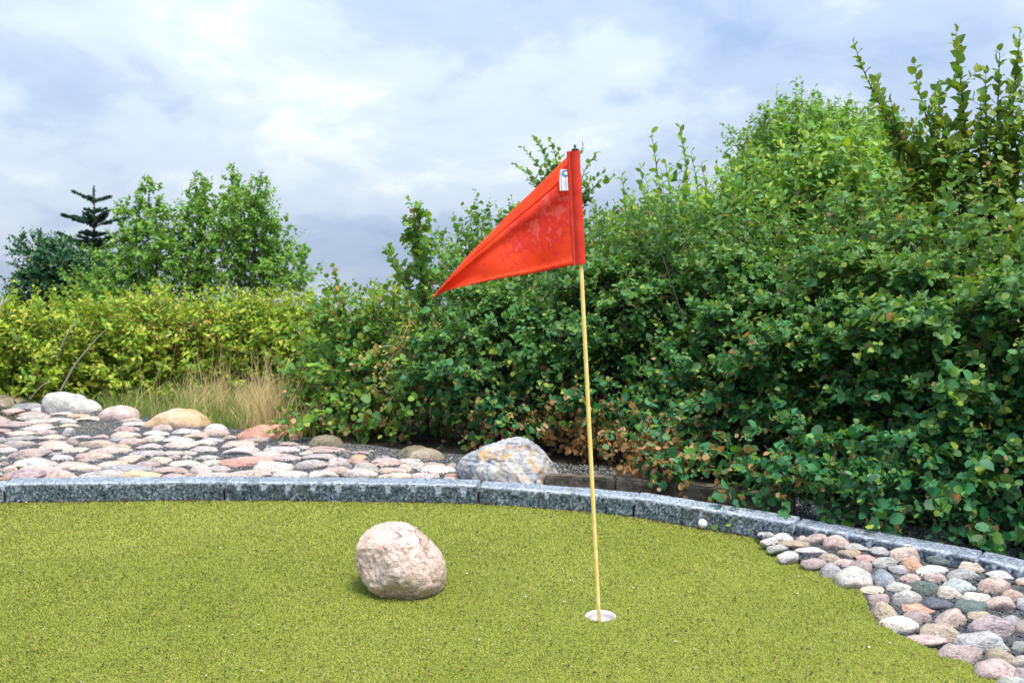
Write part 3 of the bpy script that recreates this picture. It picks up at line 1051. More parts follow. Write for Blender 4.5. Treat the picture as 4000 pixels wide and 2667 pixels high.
brock('long pale grey boulder with rounded end beside the pink veined one', 168, 395, 1533, 1618, greyr, 21, shape=[(-1, .35), (-.95, .7), (-.8, .95), (-.6, 1), (-.1, .93), (.4, .7), (.8, .5), (1, .25)])
brock('pink veined boulder with orange foot next to the long pale grey one', 388, 550, 1586, 1642, pinkw, 22)
brock('wide tan and pink boulder in front of the dry grass', 558, 832, 1597, 1672, tanr, 23, shape=[(-1, .12), (-.7, .5), (-.35, .85), (0, 1), (.2, .97), (.55, .8), (.8, .55), (1, .2)])
brock('small smooth grey boulder between the tan and red ones', 795, 893, 1655, 1702, greyr, 24)
brock('low flat red sandstone slab at the shrub foot', 922, 1178, 1667, 1724, redr, 25, shape=[(-1, .4), (-.75, .75), (-.5, .93), (0, 1), (.5, .97), (.9, .85), (1, .5)])
brock('flat tan boulder with dark patches at the foot of the outermost yellow-green shrub', -90, 132, 1549, 1592, dullr, 26)
brock('rough tan rock half hidden under the shrub beside the banded boulder', 1572, 1740, 1752, 1806, dullr, 27)
brock('dark mossy rock behind the rough tan one under the shrub', 1560, 1690, 1741, 1784, dullr, 28)
brock('dim olive rock in shade beside the red slab', 1205, 1345, 1700, 1752, dullr, 29)

# ------------------------------------------------------------------ low concrete edging behind the kerb
ed = thing('concrete_edging', TP(2640, 1960, KH), 'low weathered concrete edging under the hedge behind the kerb', 'edging')
epx = [(2120, 1858), (2400, 1868), (2790, 1902), (3090, 1950)]
ew = []
for px, py in epx:
    sK = kS_of_px(px)
    x_, y_, tx_, ty_ = kpoint(sK)
    yw = float(TW((x_, y_, KH))[1]) + 0.24
    ew.append(W(px, py, yw))
for i in range(3):
    p, q = ew[i], ew[i + 1]
    d = (q - p); d[2] = 0; L = np.linalg.norm(d); d /= L
    nrm = np.array([-d[1], d[0], 0])
    bm = bmesh.new()
    bmesh.ops.create_cube(bm, size=1)
    for v in bm.verts:
        a_ = v.co.x + .5
        base = p + (q - p) * (0.006 + a_ * (1 - 0.012)) + nrm * (v.co.y + .5) * 0.1
        base[2] += (v.co.z - .5) * 0.3
        v.co = base - np.array(ed.location)
    bmesh.ops.bevel(bm, geom=bm.edges[:], offset=0.008, segments=2, affect='EDGES')
    bmesh.ops.subdivide_edges(bm, edges=[e for e in bm.edges if e.calc_length() > 0.2], cuts=14, use_grid_fill=True)
    for v in bm.verts:
        v.co += Vector((0, 1, 1)) * 0.004 * mnoise.noise(v.co * 18)
    me = bpy.data.meshes.new('concrete_block'); bm.to_mesh(me); bm.free()
    obj('concrete_block', me, M['concrete'], ed)

# ------------------------------------------------------------------ golf hole, ball, flag
hole_w = TW(HOLE)
cv, cf = [], []
N = 48
rings = [(HR + 0.0005, -0.003), (HR - 0.003, -0.002), (HR - 0.004, -0.02), (HR - 0.006, -0.042), (0.0, -0.042)]
for r, z in rings[:-1]:
    for k in range(N):
        t = 2 * math.pi * k / N
        cv.append(TW(HOLE + [r * math.cos(t), r * math.sin(t), z]) - hole_w)
for i in range(len(rings) - 2):
    for k in range(N):
        cf.append((i * N + k, i * N + (k + 1) % N, (i + 1) * N + (k + 1) % N, (i + 1) * N + k))
cf.append(tuple(range((len(rings) - 2) * N, (len(rings) - 1) * N)))
tag(obj('hole_cup', pyd('hole_cup', cv, cf, True), mat_plain('white_plastic_cup', (0.56, 0.52, 0.535), 0.5), loc=hole_w), 'white plastic cup sunk in the turf around the flagstick', 'golf hole')


def tube(pts, rads, sides=8, cap=True):
    pts = [Vector(p) for p in pts]
    v, f = [], []
    for i, p in enumerate(pts):
        t = (pts[min(i + 1, len(pts) - 1)] - pts[max(i - 1, 0)]).normalized()
        a = t.cross(Vector((0, 1, 0.2))).normalized(); b = t.cross(a)
        for k in range(sides):
            an = 2 * math.pi * k / sides
            v.append(p + (a * math.cos(an) + b * math.sin(an)) * rads[i])
        if i:
            for k in range(sides):
                q = (i - 1) * sides
                f.append((q + k, q + (k + 1) % sides, q + sides + (k + 1) % sides, q + sides + k))
    if cap:
        f.append(tuple(range(sides))[::-1]); f.append(tuple(range((len(pts) - 1) * sides, len(pts) * sides)))
    return v, f


pole_b = TW(HOLE + [-0.0045, 0.0, -0.043])
pole_lip = TW(HOLE + [-0.003, 0, 0])
YF = float(pole_lip[1])
pole_t = W(2247, 590, YF)
fs = thing('golf_flag', pole_b, 'red pennant golf flag on a yellow pole standing in the hole', 'flag')


def FL(p):
    return np.asarray(p, float) - pole_b


g = NG('yellow_fibreglass_pole')
v_ = g.objvec(False)
c = g.ramp(g.noise(v_, 60, 4, 0.7), [(0.35, (0.80, 0.55, 0.16)), (0.55, (0.88, 0.66, 0.24)), (0.72, (0.88, 0.76, 0.45))])
g.base(c, 0.38, 0.5)
vv, ff = tube([FL(pole_b + (pole_t - pole_b) * t) for t in np.linspace(0, 1, 20)], [0.0072] * 20, 16)
obj('pole', pyd('pole', vv, ff, True), g.m, fs)
ax = Vector(pole_t - pole_b).normalized()
top = Vector(FL(pole_t))
vv, ff = tube([top, top + ax * 0.006, top + ax * 0.007, top + ax * 0.008, top + ax * 0.017, top + ax * 0.021], [0.0125, 0.0125, 0.009, 0.004, 0.005, 0.003], 16)
obj('cap', pyd('cap', vv, ff, True), mat_plain('black_rubber_cap', (0.02, 0.03, 0.03), 0.5), fs)

g = NG('red_flag_cloth')
uv = g.n('ShaderNodeAttribute', attribute_name='tint')
ov = g.objvec(False)
spx = g.n('ShaderNodeSeparateXYZ'); g.l(uv.outputs['Vector'], spx.inputs[0])
red = g.ramp(g.noise(ov, 8, 4), [(0.35, (0.84, 0.075, 0.022)), (0.65, (0.90, 0.12, 0.04))])
mk = spx.outputs['Z']                                      # where the print has worn off
nz_ = g.noise(ov, 40, 3, 0.6)
nz2 = g.noise(ov, 150, 4, 0.7)
ad1 = g.n('ShaderNodeMath', operation='MULTIPLY_ADD'); ad1.inputs[1].default_value = 0.35
g.l(mk, ad1.inputs[0]); g.l(nz_, ad1.inputs[2])
ad2 = g.n('ShaderNodeMath', operation='MULTIPLY_ADD'); ad2.inputs[1].default_value = 0.25
g.l(nz2, ad2.inputs[0]); g.l(ad1.outputs[0], ad2.inputs[2])
worn = g.ramp(ad2.outputs[0], [(0.86, 0.0), (0.93, 0.62)])
rose = g.ramp(ad2.outputs[0], [(0.72, 0.0), (0.76, 0.6), (0.82, 0.6), (0.86, 0.3)])
c = g.mix(rose, red, (0.74, 0.04, 0.065))
c = g.mix(worn, c, (0.82, 0.22, 0.20))
wv = g.n('ShaderNodeTexWave'); wv.inputs['Scale'].default_value = 260
g.l(ov, wv.inputs[0])
g.bump(wv.outputs['Fac'], 0.12, 0.001)
g.base(c, 0.75, 0.2)
tr = g.n('ShaderNodeBsdfTranslucent')
g.l(g.mix(1.0, c, (1.25, 1.1, 1.0), 'MULTIPLY'), tr.inputs[0])
ms = g.n('ShaderNodeMixShader'); ms.inputs[0].default_value = 0.46
g.l(g.b.outputs[0], ms.inputs[1]); g.l(tr.outputs[0], ms.inputs[2]); g.l(ms.outputs[0], g.out.inputs[0])
M['flag'] = g.m

hyp = np.array([(2214, 614), (2096, 732), (2007, 816), (1918, 908), (1829, 998), (1762, 1076), (1712, 1134), (1690, 1160)], float)
bot = np.array([(2236, 1036), (2096, 1065), (1962, 1087), (1829, 1114), (1760, 1131), (1735, 1140), (1708, 1152), (1690, 1162)], float)


def along(poly, t):
    s = np.concatenate([[0], np.cumsum(np.linalg.norm(np.diff(poly, axis=0), axis=1))]); s /= s[-1]
    return np.interp(t, s, poly[:, 0]), np.interp(t, s, poly[:, 1])


hyp = catmull(hyp, 8); bot = catmull(bot, 8)
NU, NV = 72, 44
fv, ft = [], []
for i in range(NU + 1):
    u = i / NU
    hx, hy = along(hyp, u); bx_, by_ = along(bot, u)
    for j in range(NV + 1):
        t = j / NV                                        # 0 bottom, 1 hypotenuse
        px, py = bx_ + (hx - bx_) * t, by_ + (hy - by_) * t
        width = math.hypot(hx - bx_, hy - by_) / 430
        roll = max(0.0, (t - 0.78) / 0.22) if width > .02 else 0
        dy = 0.018 * math.sin(u * 5.2 + 0.6) * u ** 0.5 + 0.010 * math.sin(u * 9 + t * 4) * u + 0.05 * u
        dy += 0.030 * roll ** 1.6 * width ** 0.5
        dy -= 0.012 * math.exp(-((t - 0.74) / 0.09) ** 2) * width ** 0.5
        dy += 0.007 * mnoise.noise(Vector((u * 5, t * 2.5, 1))) + 0.006 * math.sin(u * 13 - t * 7) * u * (1 - t)
        if t < 0.06:
            dy -= 0.004 + 0.003 * math.sin(u * 95 + t * 30)
        fv.append(FL(W(px, py, YF + dy)))
        q = max(0, 1 - abs(u - 0.16) / 0.42) * max(0, 1 - abs(t - 0.60) / 0.5)
        ft.append((u, t, q))
ff = [(a, a + 1, a + NV + 2, a + NV + 1) for i in range(NU) for a in range(i * (NV + 1), i * (NV + 1) + NV)]
me = mesh_np('pennant', np.array(fv), np.array(ff), np.full(len(ff), 4), np.array(ft), True)
fo = obj('pennant', me, M['flag'], fs)
sm_ = fo.modifiers.new('thick', 'SOLIDIFY'); sm_.thickness = 0.0012; sm_.offset = 0
# turned-over hems along the two free edges
for hem_, (t0, t1, lift) in {'upper_hem': (0.83, 1.0, 0.0022), 'lower_hem': (0.0, 0.055, 0.0016)}.items():
    hv, hf, ht = [], [], []
    for i in range(NU + 1):
        for j in range(7):
            t = t0 + (t1 - t0) * j / 6
            k = t * NV
            a_ = np.array(fv[i * (NV + 1) + int(math.floor(k))]); b_ = np.array(fv[i * (NV + 1) + min(NV, int(math.floor(k)) + 1)])
            q = a_ + (b_ - a_) * (k - math.floor(k))
            q = q + np.array([0, -1, 0]) * (lift + 0.0022 * math.sin(math.pi * j / 6)) * min(1.0, (1 - i / NU) * 6 + 0.15)
            hv.append(q); ht.append((i / NU, t, 0.0))
    hf = [(a, a + 1, a + 8, a + 7) for i in range(NU) for a in range(i * 7, i * 7 + 6)]
    ho = obj(hem_, mesh_np(hem_, np.array(hv), np.array(hf), np.full(len(hf), 4), np.array(ht), True), M['flag'], fo)
    hm_ = ho.modifiers.new('thick', 'SOLIDIFY'); hm_.thickness = 0.0008; hm_.offset = 0
# sewn sleeve that carries the pole: flattened tube open at both ends, with hem and seam lines
sl, sf, stt = [], [], []
rows = 40
tl, tr_, bl_, br = np.array((2213, 592.)), np.array((2264, 588.)), np.array((2236, 1036.)), np.array((2288, 1029.))
RS = 28
for i in range(rows + 1):
    t = i / rows
    L_ = tl + (bl_ - tl) * t; R_ = tr_ + (br - tr_) * t
    hem = 0.0012 if (t < 0.045 or t > 0.955) else 0
    for k in range(RS):
        an = 2 * math.pi * k / RS
        # the pole sits in the right part of the sleeve
        f = 0.5 + 0.5 * math.cos(an)
        px = L_[0] + (R_[0] - L_[0]) * f; py = L_[1] + (R_[1] - L_[1]) * f
        bulge = 0.0108 * math.sqrt(max(0, 1 - ((f - 0.66) / 0.36) ** 2)) if abs(f - .66) < .36 else 0
        bulge = max(bulge, 0.0016) + hem + 0.0008 * mnoise.noise(Vector((t * 9, an, 2)))
        if abs(f - 0.17) < 0.035: bulge = 0.0008
        sgn = math.sin(an)
        yy = YF - 0.0005 - (bulge if sgn >= 0 else -bulge) * min(1, abs(sgn) * 3)
        sl.append(FL(W(px, py, yy))); stt.append((0.02, t, 0.12))
    if i:
        for k in range(RS):
            q = (i - 1) * RS
            sf.append((q + k, q + (k + 1) % RS, q + RS + (k + 1) % RS, q + RS + k))
me = mesh_np('sleeve', np.array(sl), np.array(sf), np.full(len(sf), 4), np.array(stt), True)
g2 = NG('red_sleeve_cloth')
ov = g2.objvec(False)
g2.base(g2.ramp(g2.noise(ov, 22, 4), [(0.35, (0.58, 0.035, 0.022)), (0.65, (0.68, 0.05, 0.03))]), 0.8, 0.15)
so = obj('sleeve', me, g2.m, fs)
# stitched seam
sv, sf_ = tube([FL(W(tl[0] + 10 + (bl_[0] - tl[0]) * t, tl[1] + 14 + (bl_[1] - tl[1]) * t * .97, YF - 0.0042)) for t in np.linspace(0, 1, 24)], [0.0005] * 24, 5)
obj('seam', pyd('seam', sv, sf_), mat_plain('pale_red_thread', (0.72, 0.2, 0.14), 0.7), so)
# printed label sewn beside the sleeve
ly = YF - 0.014


def lab_poly(name, pts, mat, parent, dy=0.0, thick=0.0006):
    v = [FL(W(px, py, ly - dy)) for px, py in pts] + [FL(W(px, py, ly - dy + thick)) for px, py in pts]
    n = len(pts)
    f = [tuple(range(n)), tuple(range(2 * n - 1, n - 1, -1))] + [(i, n + i, n + (i + 1) % n, (i + 1) % n) for i in range(n)]
    bm = bmesh.new()
    vs = [bm.verts.new(tuple(a)) for a in v]
    for q in f: bm.faces.new([vs[k] for k in q])
    bmesh.ops.recalc_face_normals(bm, faces=bm.faces[:])
    me = bpy.data.meshes.new(name); bm.to_mesh(me); bm.free()
    return obj(name, me, mat, parent)


lab = lab_poly('care_label', [(2188, 661), (2215, 662), (2217, 690), (2220, 744), (2187, 745), (2185, 710)], mat_plain('white_label', (0.78, 0.78, 0.84), 0.6), fs)
ringm = mat_plain('blue_print', (0.0, 0.28, 0.62), 0.6)
ringd = mat_plain('teal_print', (0.0, 0.10, 0.16), 0.6)
inkm = mat_plain('faded_blue_ink', (0.16, 0.24, 0.42), 0.6)
cxr, cyr = 2208.5, 677.5
for a0, a1, mt in ((100, 262, ringm), (262, 325, ringd), (40, 100, ringd)):
    tt = np.radians(np.linspace(a0, a1, 18))
    outer = [(cxr + 13.2 * math.cos(t), cyr + 13.6 * math.sin(t)) for t in tt]
    inner = [(cxr + 2 + 7.6 * math.cos(t), cyr - 1.5 + 8.4 * math.sin(t)) for t in tt[::-1]]
    pts = [(min(p[0], 2216.5), p[1]) for p in outer + inner]
    lab_poly('printed_ring', pts, mt, lab, 0.0007, 0.0004)
rr = random.Random(4)
for x0, x1, y0, y1, wd in ((2190.5, 2192.5, 664, 741, 2.2), (2208.5, 2211, 698, 741, 1.7), (2214, 2215.6, 705, 733, 0.9), (2203.6, 2204.6, 712, 727, 1.0)):
    y_ = y0
    while y_ < y1 - 1:
        l_ = rr.uniform(1.0, 2.6)
        x_ = x0 + (x1 - x0) * (y_ - y0) / (y1 - y0)
        w2 = wd * rr.uniform(0.6, 1.1)
        lab_poly('printed_letter', [(x_, y_), (x_ + w2, y_), (x_ + w2, y_ + l_), (x_, y_ + l_)], inkm, lab, 0.0007, 0.0004)
        y_ += l_ + rr.uniform(0.5, 1.1)

# golf ball with dimples
bm = bmesh.new()
bmesh.ops.create_icosphere(bm, subdivisions=5, radius=0.02135)
gold = (1 + 5 ** .5) / 2
dim = []
for i in range(320):
    z = 1 - 2 * (i + .5) / 320
    r = math.sqrt(1 - z * z); t = 2 * math.pi * i / gold
    dim.append((r * math.cos(t), r * math.sin(t), z))
dim = np.array(dim)
for v in bm.verts:
    n = v.co.normalized()
    d = float((dim @ np.array(n)).max())
    a_ = math.acos(min(1, d))
    if a_ < 0.085:
        v.co -= n * 0.00035 * (1 - (a_ / 0.085) ** 2)
for f in bm.faces: f.smooth = True
me = bpy.data.meshes.new('golf_ball'); bm.to_mesh(me); bm.free()
bp = TP(2745, 2069, 0.0); bp = TW(TC(2745, 2066, 0) + [0, 0, 0.0255])
ball = tag(obj('golf_ball', me, mat_plain('white_ball_paint', (0.8, 0.8, 0.82), 0.3, 0.5), loc=bp), 'white golf ball lying on the turf near the kerb', 'golf ball')
# short printed line on the ball
vv = []
for k in range(9):
    t = (k - 4) / 4 * 0.26
    dirv = Vector((-0.10 + t * 0.75, -0.86, 0.55 + t * 0.55)).normalized()
    sdv = dirv.cross(Vector((0.75, 0, 0.55))).normalized()
    for s in (-1, 1):
        vv.append((dirv + sdv * 0.035 * s).normalized() * 0.02145)
obj('printed_line', pyd('printed_line', vv, [(2 * k, 2 * k + 1, 2 * k + 3, 2 * k + 2) for k in range(8)]), mat_plain('grey_ink', (0.1, 0.12, 0.16)), ball)


# ------------------------------------------------------------------ foliage machinery
def leaf_shape(kind):
    if kind == 'round':
        xs_, ws = (0.10, 0.45, 0.84), (0.27, 0.47, 0.30)
    elif kind == 'ellip':
        xs_, ws = (0.14, 0.46, 0.80), (0.17, 0.29, 0.19)
    elif kind == 'lance':
        xs_, ws = (0.14, 0.42, 0.75), (0.12, 0.21, 0.14)
    else:
        xs_, ws = (0.12, 0.42, 0.78), (0.27, 0.40, 0.22)
    m = [(0, 0, 0), (0.47, 0, 0.02), (1, 0, -0.10)]
    s = []
    for x, w, z in zip(xs_, ws, (0.05, 0.08, 0.02)):
        s += [(x, w, z), (x, -w, z)]
    v = np.array(m + s, float)
    f = []
    for k in (0, 1):
        a, b, c = 3 + k, 5 + k, 7 + k
        tri = [(0, 1, a), (a, 1, b), (b, 1, c), (c, 1, 2)]
        if k: tri = [t for t in tri]
        else: tri = [t for t in tri]
        f += [t if k == 0 else (t[0], t[2], t[1]) for t in tri]
    return v, np.array(f)


SH = {k: leaf_shape(k) for k in ('round', 'ellip', 'lance', 'birch')}
LEAFMESH = {}
for k, (v, f) in SH.items():
    me = mesh_np('leaf_' + k, v, f, np.full(len(f), 3), smooth=True)
    me.materials.append(M['leaf_o'])
    LEAFMESH[k] = me


def unit(a):
    return a / np.maximum(np.linalg.norm(a, axis=-1, keepdims=True), 1e-9)


UP = np.array([0, 0, 1.0])
PLANTS = []


class Plant:
    def __init__(self, name, label, cat, base, pal, shape='round', size=0.045, group=None, stem=(0.07, 0.055, 0.045), singles=0, upn=0.8, r=None):
        self.root = thing(name, base, label, cat, group)
        self.base = np.asarray(base, float)
        self.pal = [np.array(p) for p in pal]
        self.shape, self.size, self.singles, self.upn = shape, size, singles, upn
        self.stemcol = np.array(stem)
        self.P, self.D, self.N, self.S, self.T = [], [], [], [], []
        self.sv, self.sf, self.sc, self.nv = [], [], [], 0
        self.brown_fn = None
        self.young = None
        PLANTS.append(self)

    def stem(self, pts, r0, r1, sides=4, tint=None):
        pts = np.asarray(pts, float)
        n = len(pts)
        t = unit(np.gradient(pts, axis=0))
        a = unit(np.cross(t, np.array([0.3, 0.8, 0.52])))
        b = np.cross(t, a)
        r = np.linspace(r0, r1, n)[:, None]
        an = np.linspace(0, 2 * np.pi, sides, endpoint=False)
        ring = np.stack([pts + (a * math.cos(q) + b * math.sin(q)) * r for q in an], 1)
        I = np.arange(n * sides).reshape(n, sides) + self.nv
        F = np.stack([I[:-1], np.roll(I[:-1], -1, 1), np.roll(I[1:], -1, 1), I[1:]], -1).reshape(-1, 4)
        self.sv.append(ring.reshape(-1, 3)); self.sf.append(F); self.nv += n * sides
        self.sc.append(np.tile(self.stemcol if tint is None else np.array(tint), (n * sides, 1)))

    def curve(self, a, b, bend=0.15, n=6):
        a, b = np.asarray(a, float), np.asarray(b, float)
        t = np.linspace(0, 1, n)[:, None]
        L = np.linalg.norm(b - a)
        off = np.array([random.uniform(-1, 1), random.uniform(-1, 1), 0.5]) * bend * L
        return a + (b - a) * t + off * (4 * t * (1 - t)) * 0.5

    def leaves_at(self, p, d, n, s, tint):
        self.P.append(p); self.D.append(d); self.N.append(n); self.S.append(s); self.T.append(tint)

    def colours(self, m, fresh=None):
        w = rng.random(m)
        i = np.minimum((w * (len(self.pal))).astype(int), len(self.pal) - 1)
        c = np.array(self.pal)[i] * rng.uniform(0.75, 1.25, (m, 1)) * rng.uniform(0.92, 1.08, (m, 3))
        if fresh is not None:
            f = np.clip(fresh, 0, 1)[:, None]
            c = c * (1 - f) + np.array([0.24, 0.30, 0.035]) * f
        return c

    def sprays(self, start, d, L, K, twig=True, size=None, droop=0.12, fresh=0.35, centre=None, r=0.0016):
        """twigs from start along d, each with K alternate leaves"""
        S = len(start)
        size = size or self.size
        k = np.arange(K)
        t = (0.12 + 0.88 * (k + 0.6) / K)[None, :, None]
        Lm = np.broadcast_to(np.asarray(L, float), (S,))[:, None, None]
        p = start[:, None] + d[:, None] * Lm * t - UP * droop * Lm * t * t
        a = unit(np.cross(d, rng.normal(0, 1, (S, 3)))); b = np.cross(d, a)
        ph = k[None] * 2.4 + rng.uniform(0, 6.28, (S, 1)) + rng.normal(0, 0.4, (S, K))
        out = a[:, None] * np.cos(ph)[..., None] + b[:, None] * np.sin(ph)[..., None]
        ld = unit(d[:, None] * 0.55 + out * 0.85 + rng.normal(0, 0.22, (S, K, 3)) - UP * 0.12)
        oc = d[:, None] if centre is None else unit(start - centre)[:, None]
        n0 = UP * self.upn + oc * 0.55 + rng.normal(0, 0.42, (S, K, 3))
        nn = unit(n0 - (n0 * ld).sum(-1, keepdims=True) * ld)
        sz = size * rng.uniform(0.5, 1.25, (S, K)) * rng.uniform(0.7, 1.15, (S, 1)) * (1.05 - 0.5 * t[..., 0] ** 3)
        fr = np.broadcast_to(((t[..., 0] > 0.9) * 1.0 + (t[..., 0] > 0.74) * 0.35) * fresh * rng.uniform(0, 1.9, (S, 1)) * rng.uniform(0.5, 1.3, (S, K)), (S, K)).ravel() if fresh else None
        m = S * K
        self.leaves_at(p.reshape(-1, 3), ld.reshape(-1, 3), nn.reshape(-1, 3), sz.ravel(), self.colours(m, fr))
        if twig:
            tt = np.linspace(0, 1, 4)[None, :, None]
            tp = start[:, None] + d[:, None] * Lm * tt - UP * droop * Lm * tt * tt
            sides = 3
            an = np.linspace(0, 2 * np.pi, sides, endpoint=False)
            rr_ = (r * (1.1 - 0.75 * tt))
            ring = np.stack([tp + (a[:, None] * math.cos(q) + b[:, None] * math.sin(q)) * rr_ for q in an], 2)
            I = np.arange(S * 4 * sides).reshape(S, 4, sides) + self.nv
            F = np.stack([I[:, :-1], np.roll(I[:, :-1], -1, 2), np.roll(I[:, 1:], -1, 2), I[:, 1:]], -1).reshape(-1, 4)
            self.sv.append(ring.reshape(-1, 3)); self.sf.append(F); self.nv += S * 4 * sides
            self.sc.append(np.tile(self.stemcol * 1.3, (S * 4 * sides, 1)))

    def blob(self, c, rad, n, L=0.22, K=8, shell=0.5, up=0.6, branch=0.12, root=None, size=None, front=0.0, lump=0.0, shear=0.0, **kw):
        """n sprays filling an ellipsoid, more of them near its skin"""
        c = np.asarray(c, float); rad = np.asarray(rad, float)
        q = unit(rng.normal(0, 1, (n, 3)))
        if front:
            q[:, 1] -= front * rng.random(n); q = unit(q)
        u = shell + (1 - shell) * rng.random(n) ** 0.7
        if lump:
            l = np.array([mnoise.noise(Vector(a * 2.4) + Vector(c)) for a in q])
            u = u * (1 + lump * l)
        st = c + q * rad * u[:, None]
        st[:, 1] += shear * np.maximum(st[:, 2] - (c[2] - rad[2] * 0.5), 0)
        d = unit(q * 0.75 + UP * up + rng.normal(0, 0.35, (n, 3)))
        Ls = L * rng.uniform(0.6, 1.25, n)
        keep = st[:, 2] > ground_z(st[:, 0], st[:, 1]) + 0.04
        st, d, Ls = st[keep], d[keep], Ls[keep]
        self.sprays(st, d, Ls, K, size=size, centre=c, **kw)
        rt = self.base if root is None else np.asarray(root)
        nb = int(len(st) * branch)
        for i in range(nb):
            j = random.randrange(len(st))
            self.stem(self.curve(rt + np.array([random.uniform(-.12, .12), random.uniform(-.1, .1), 0]), st[j], 0.12), 0.006, 0.0016)

    def shoot(self, pts, r0, n, size=None, side=0.0, K=7, L=0.16, spread=1.0, fresh=0.3, from_=0.3):
        """leader shoot through pts with leaves, and optional side sprays"""
        c = catmull(pts, 8)
        self.stem(c, r0, 0.0014, 5)
        s = np.concatenate([[0], np.cumsum(np.linalg.norm(np.diff(c, axis=0), axis=1))])
        tt = np.linspace(from_, 1.0, n) * s[-1]
        p = np.stack([np.interp(tt, s, c[:, i]) for i in range(3)], -1)
        d = unit(np.gradient(p, axis=0)) if n > 1 else UP[None]
        ph = np.arange(n) * 2.4 + random.random() * 6
        a = unit(np.cross(d, np.array([0.1, 0.9, 0.3]))); b = np.cross(d, a)
        out = a * np.cos(ph)[:, None] + b * np.sin(ph)[:, None]
        ld = unit(d * 0.75 + out * 0.75 * spread + rng.normal(0, 0.15, (n, 3)))
        n0 = UP * 0.6 + d * 0.5 + rng.normal(0, 0.5, (n, 3)) - out * 0.2
        nn = unit(n0 - (n0 * ld).sum(-1, keepdims=True) * ld)
        sz = (size or self.size) * rng.uniform(0.75, 1.2, n) * (1.12 - 0.35 * np.linspace(0, 1, n) ** 3)
        self.leaves_at(p, ld, nn, sz, self.colours(n, np.linspace(0, 1, n) ** 6 * fresh))
        if side:
            m = int(side)
            tj = rng.uniform(from_ * 0.7, 0.85, m) * s[-1]
            st = np.stack([np.interp(tj, s, c[:, i]) for i in range(3)], -1)
            q = unit(rng.normal(0, 1, (m, 3)) * [1, 1, 0.3])
            dd = unit(q * 0.8 + UP * 0.55)
            self.sprays(st, dd, L * rng.uniform(0.6, 1.3, m) * (1.25 - 0.6 * tj / s[-1]), K, size=size)

    def collect(self):
        self.P, self.D, self.N = np.vstack(self.P), np.vstack(self.D), np.vstack(self.N)
        self.S, self.T = np.concatenate(self.S), np.vstack(self.T)
        if self.young is not None:
            z0, z1 = self.young
            f = np.clip((self.P[:, 2] - z0) / (z1 - z0), 0, 1)[:, None] * rng.uniform(0.2, 1.0, (len(self.P), 1)) * 0.75
            self.T = self.T * (1 - f) + np.array([0.145, 0.27, 0.042]) * rng.uniform(0.7, 1.25, (len(self.P), 1)) * f
        if self.brown_fn is not None:
            pr = self.brown_fn(self.P)
            br = rng.random(len(pr)) < pr
            m = br.sum()
            self.T[br] = np.array([0.44, 0.235, 0.10]) * rng.uniform(0.5, 1.35, (m, 1))
            self.S[br] *= 0.8
            nn = rng.normal(0, 1, (m, 3)); dd = unit(rng.normal(0, 1, (m, 3)) - UP * 0.7)
            self.D[br] = dd; self.N[br] = unit(nn - (nn * dd).sum(-1, keepdims=True) * dd)

    def finish(self, vis):
        """vis: index of the leaves that become objects of their own"""
        v, f = SH[self.shape]
        m = np.ones(len(self.P), bool)
        m[vis] = False
        P, D, N, S, T = self.P[m], self.D[m], self.N[m], self.S[m], self.T[m]
        side = np.cross(N, D)
        wf = rng.uniform(0.7, 1.1, len(P))
        cz = rng.uniform(-1.8, 3.2, len(P))
        V = P[:, None] + S[:, None, None] * (v[None, :, :1] * D[:, None] + v[None, :, 1:2] * wf[:, None, None] * side[:, None] + v[None, :, 2:] * cz[:, None, None] * N[:, None])
        F = (np.arange(len(P))[:, None, None] * len(v) + f[None]).reshape(-1, 3)
        me = mesh_np('foliage', (V - self.base).reshape(-1, 3), F, np.full(len(F), 3), np.repeat(T, len(v), 0), True)
        tag(obj('foliage', me, M['leaf'], self.root), kind='stuff')
        for i in vis:
            o = bpy.data.objects.new('leaf', LEAFMESH[self.shape])
            sd_ = np.cross(self.N[i], self.D[i])
            mt = Matrix.Identity(4)
            s = float(self.S[i])
            for r_ in range(3):
                mt[r_][0] = self.D[i][r_] * s; mt[r_][1] = sd_[r_] * s; mt[r_][2] = self.N[i][r_] * s * random.uniform(0.4, 2.0)
                mt[r_][3] = self.P[i][r_] - self.base[r_]
            o.parent = self.root
            o.matrix_basis = mt
            o.color = (*map(float, self.T[i]), 1)
            col.objects.link(o)
        if self.sv:
            V = np.vstack(self.sv) - self.base; F = np.vstack(self.sf)
            t = np.vstack(self.sc) * rng.uniform(0.8, 1.2, (len(V), 1))
            obj('stems', mesh_np('stems', V, F, np.full(len(F), 4), t, True), M['bark'], self.root)


def gpt(px, Y):
    x = (px - 2000) / FPX * Y
    return np.array([x, Y, float(ground_z(x, Y))])


GREEN = [(0.020, 0.115, 0.034), (0.030, 0.145, 0.042), (0.036, 0.165, 0.066), (0.080, 0.200, 0.028), (0.052, 0.175, 0.072), (0.028, 0.135, 0.050)]
GREEN2 = [(0.085, 0.215, 0.028), (0.12, 0.25, 0.035), (0.17, 0.28, 0.035), (0.085, 0.225, 0.065)]
SALLOW = [(0.14, 0.30, 0.055), (0.19, 0.34, 0.05), (0.13, 0.30, 0.10), (0.23, 0.34, 0.045)]
YELL = [(0.22, 0.34, 0.022), (0.32, 0.40, 0.028), (0.15, 0.28, 0.022), (0.40, 0.41, 0.06), (0.10, 0.22, 0.022), (0.27, 0.37, 0.03)]
ALDR = [(0.085, 0.195, 0.020), (0.12, 0.225, 0.022), (0.07, 0.175, 0.030), (0.17, 0.24, 0.025)]
TREEG = [(0.10, 0.255, 0.038), (0.14, 0.31, 0.048), (0.20, 0.34, 0.055)]
DARK = [(0.012, 0.080, 0.042), (0.018, 0.10, 0.05), (0.035, 0.12, 0.04)]


def m_of(px, Y):
    return px * Y / FPX


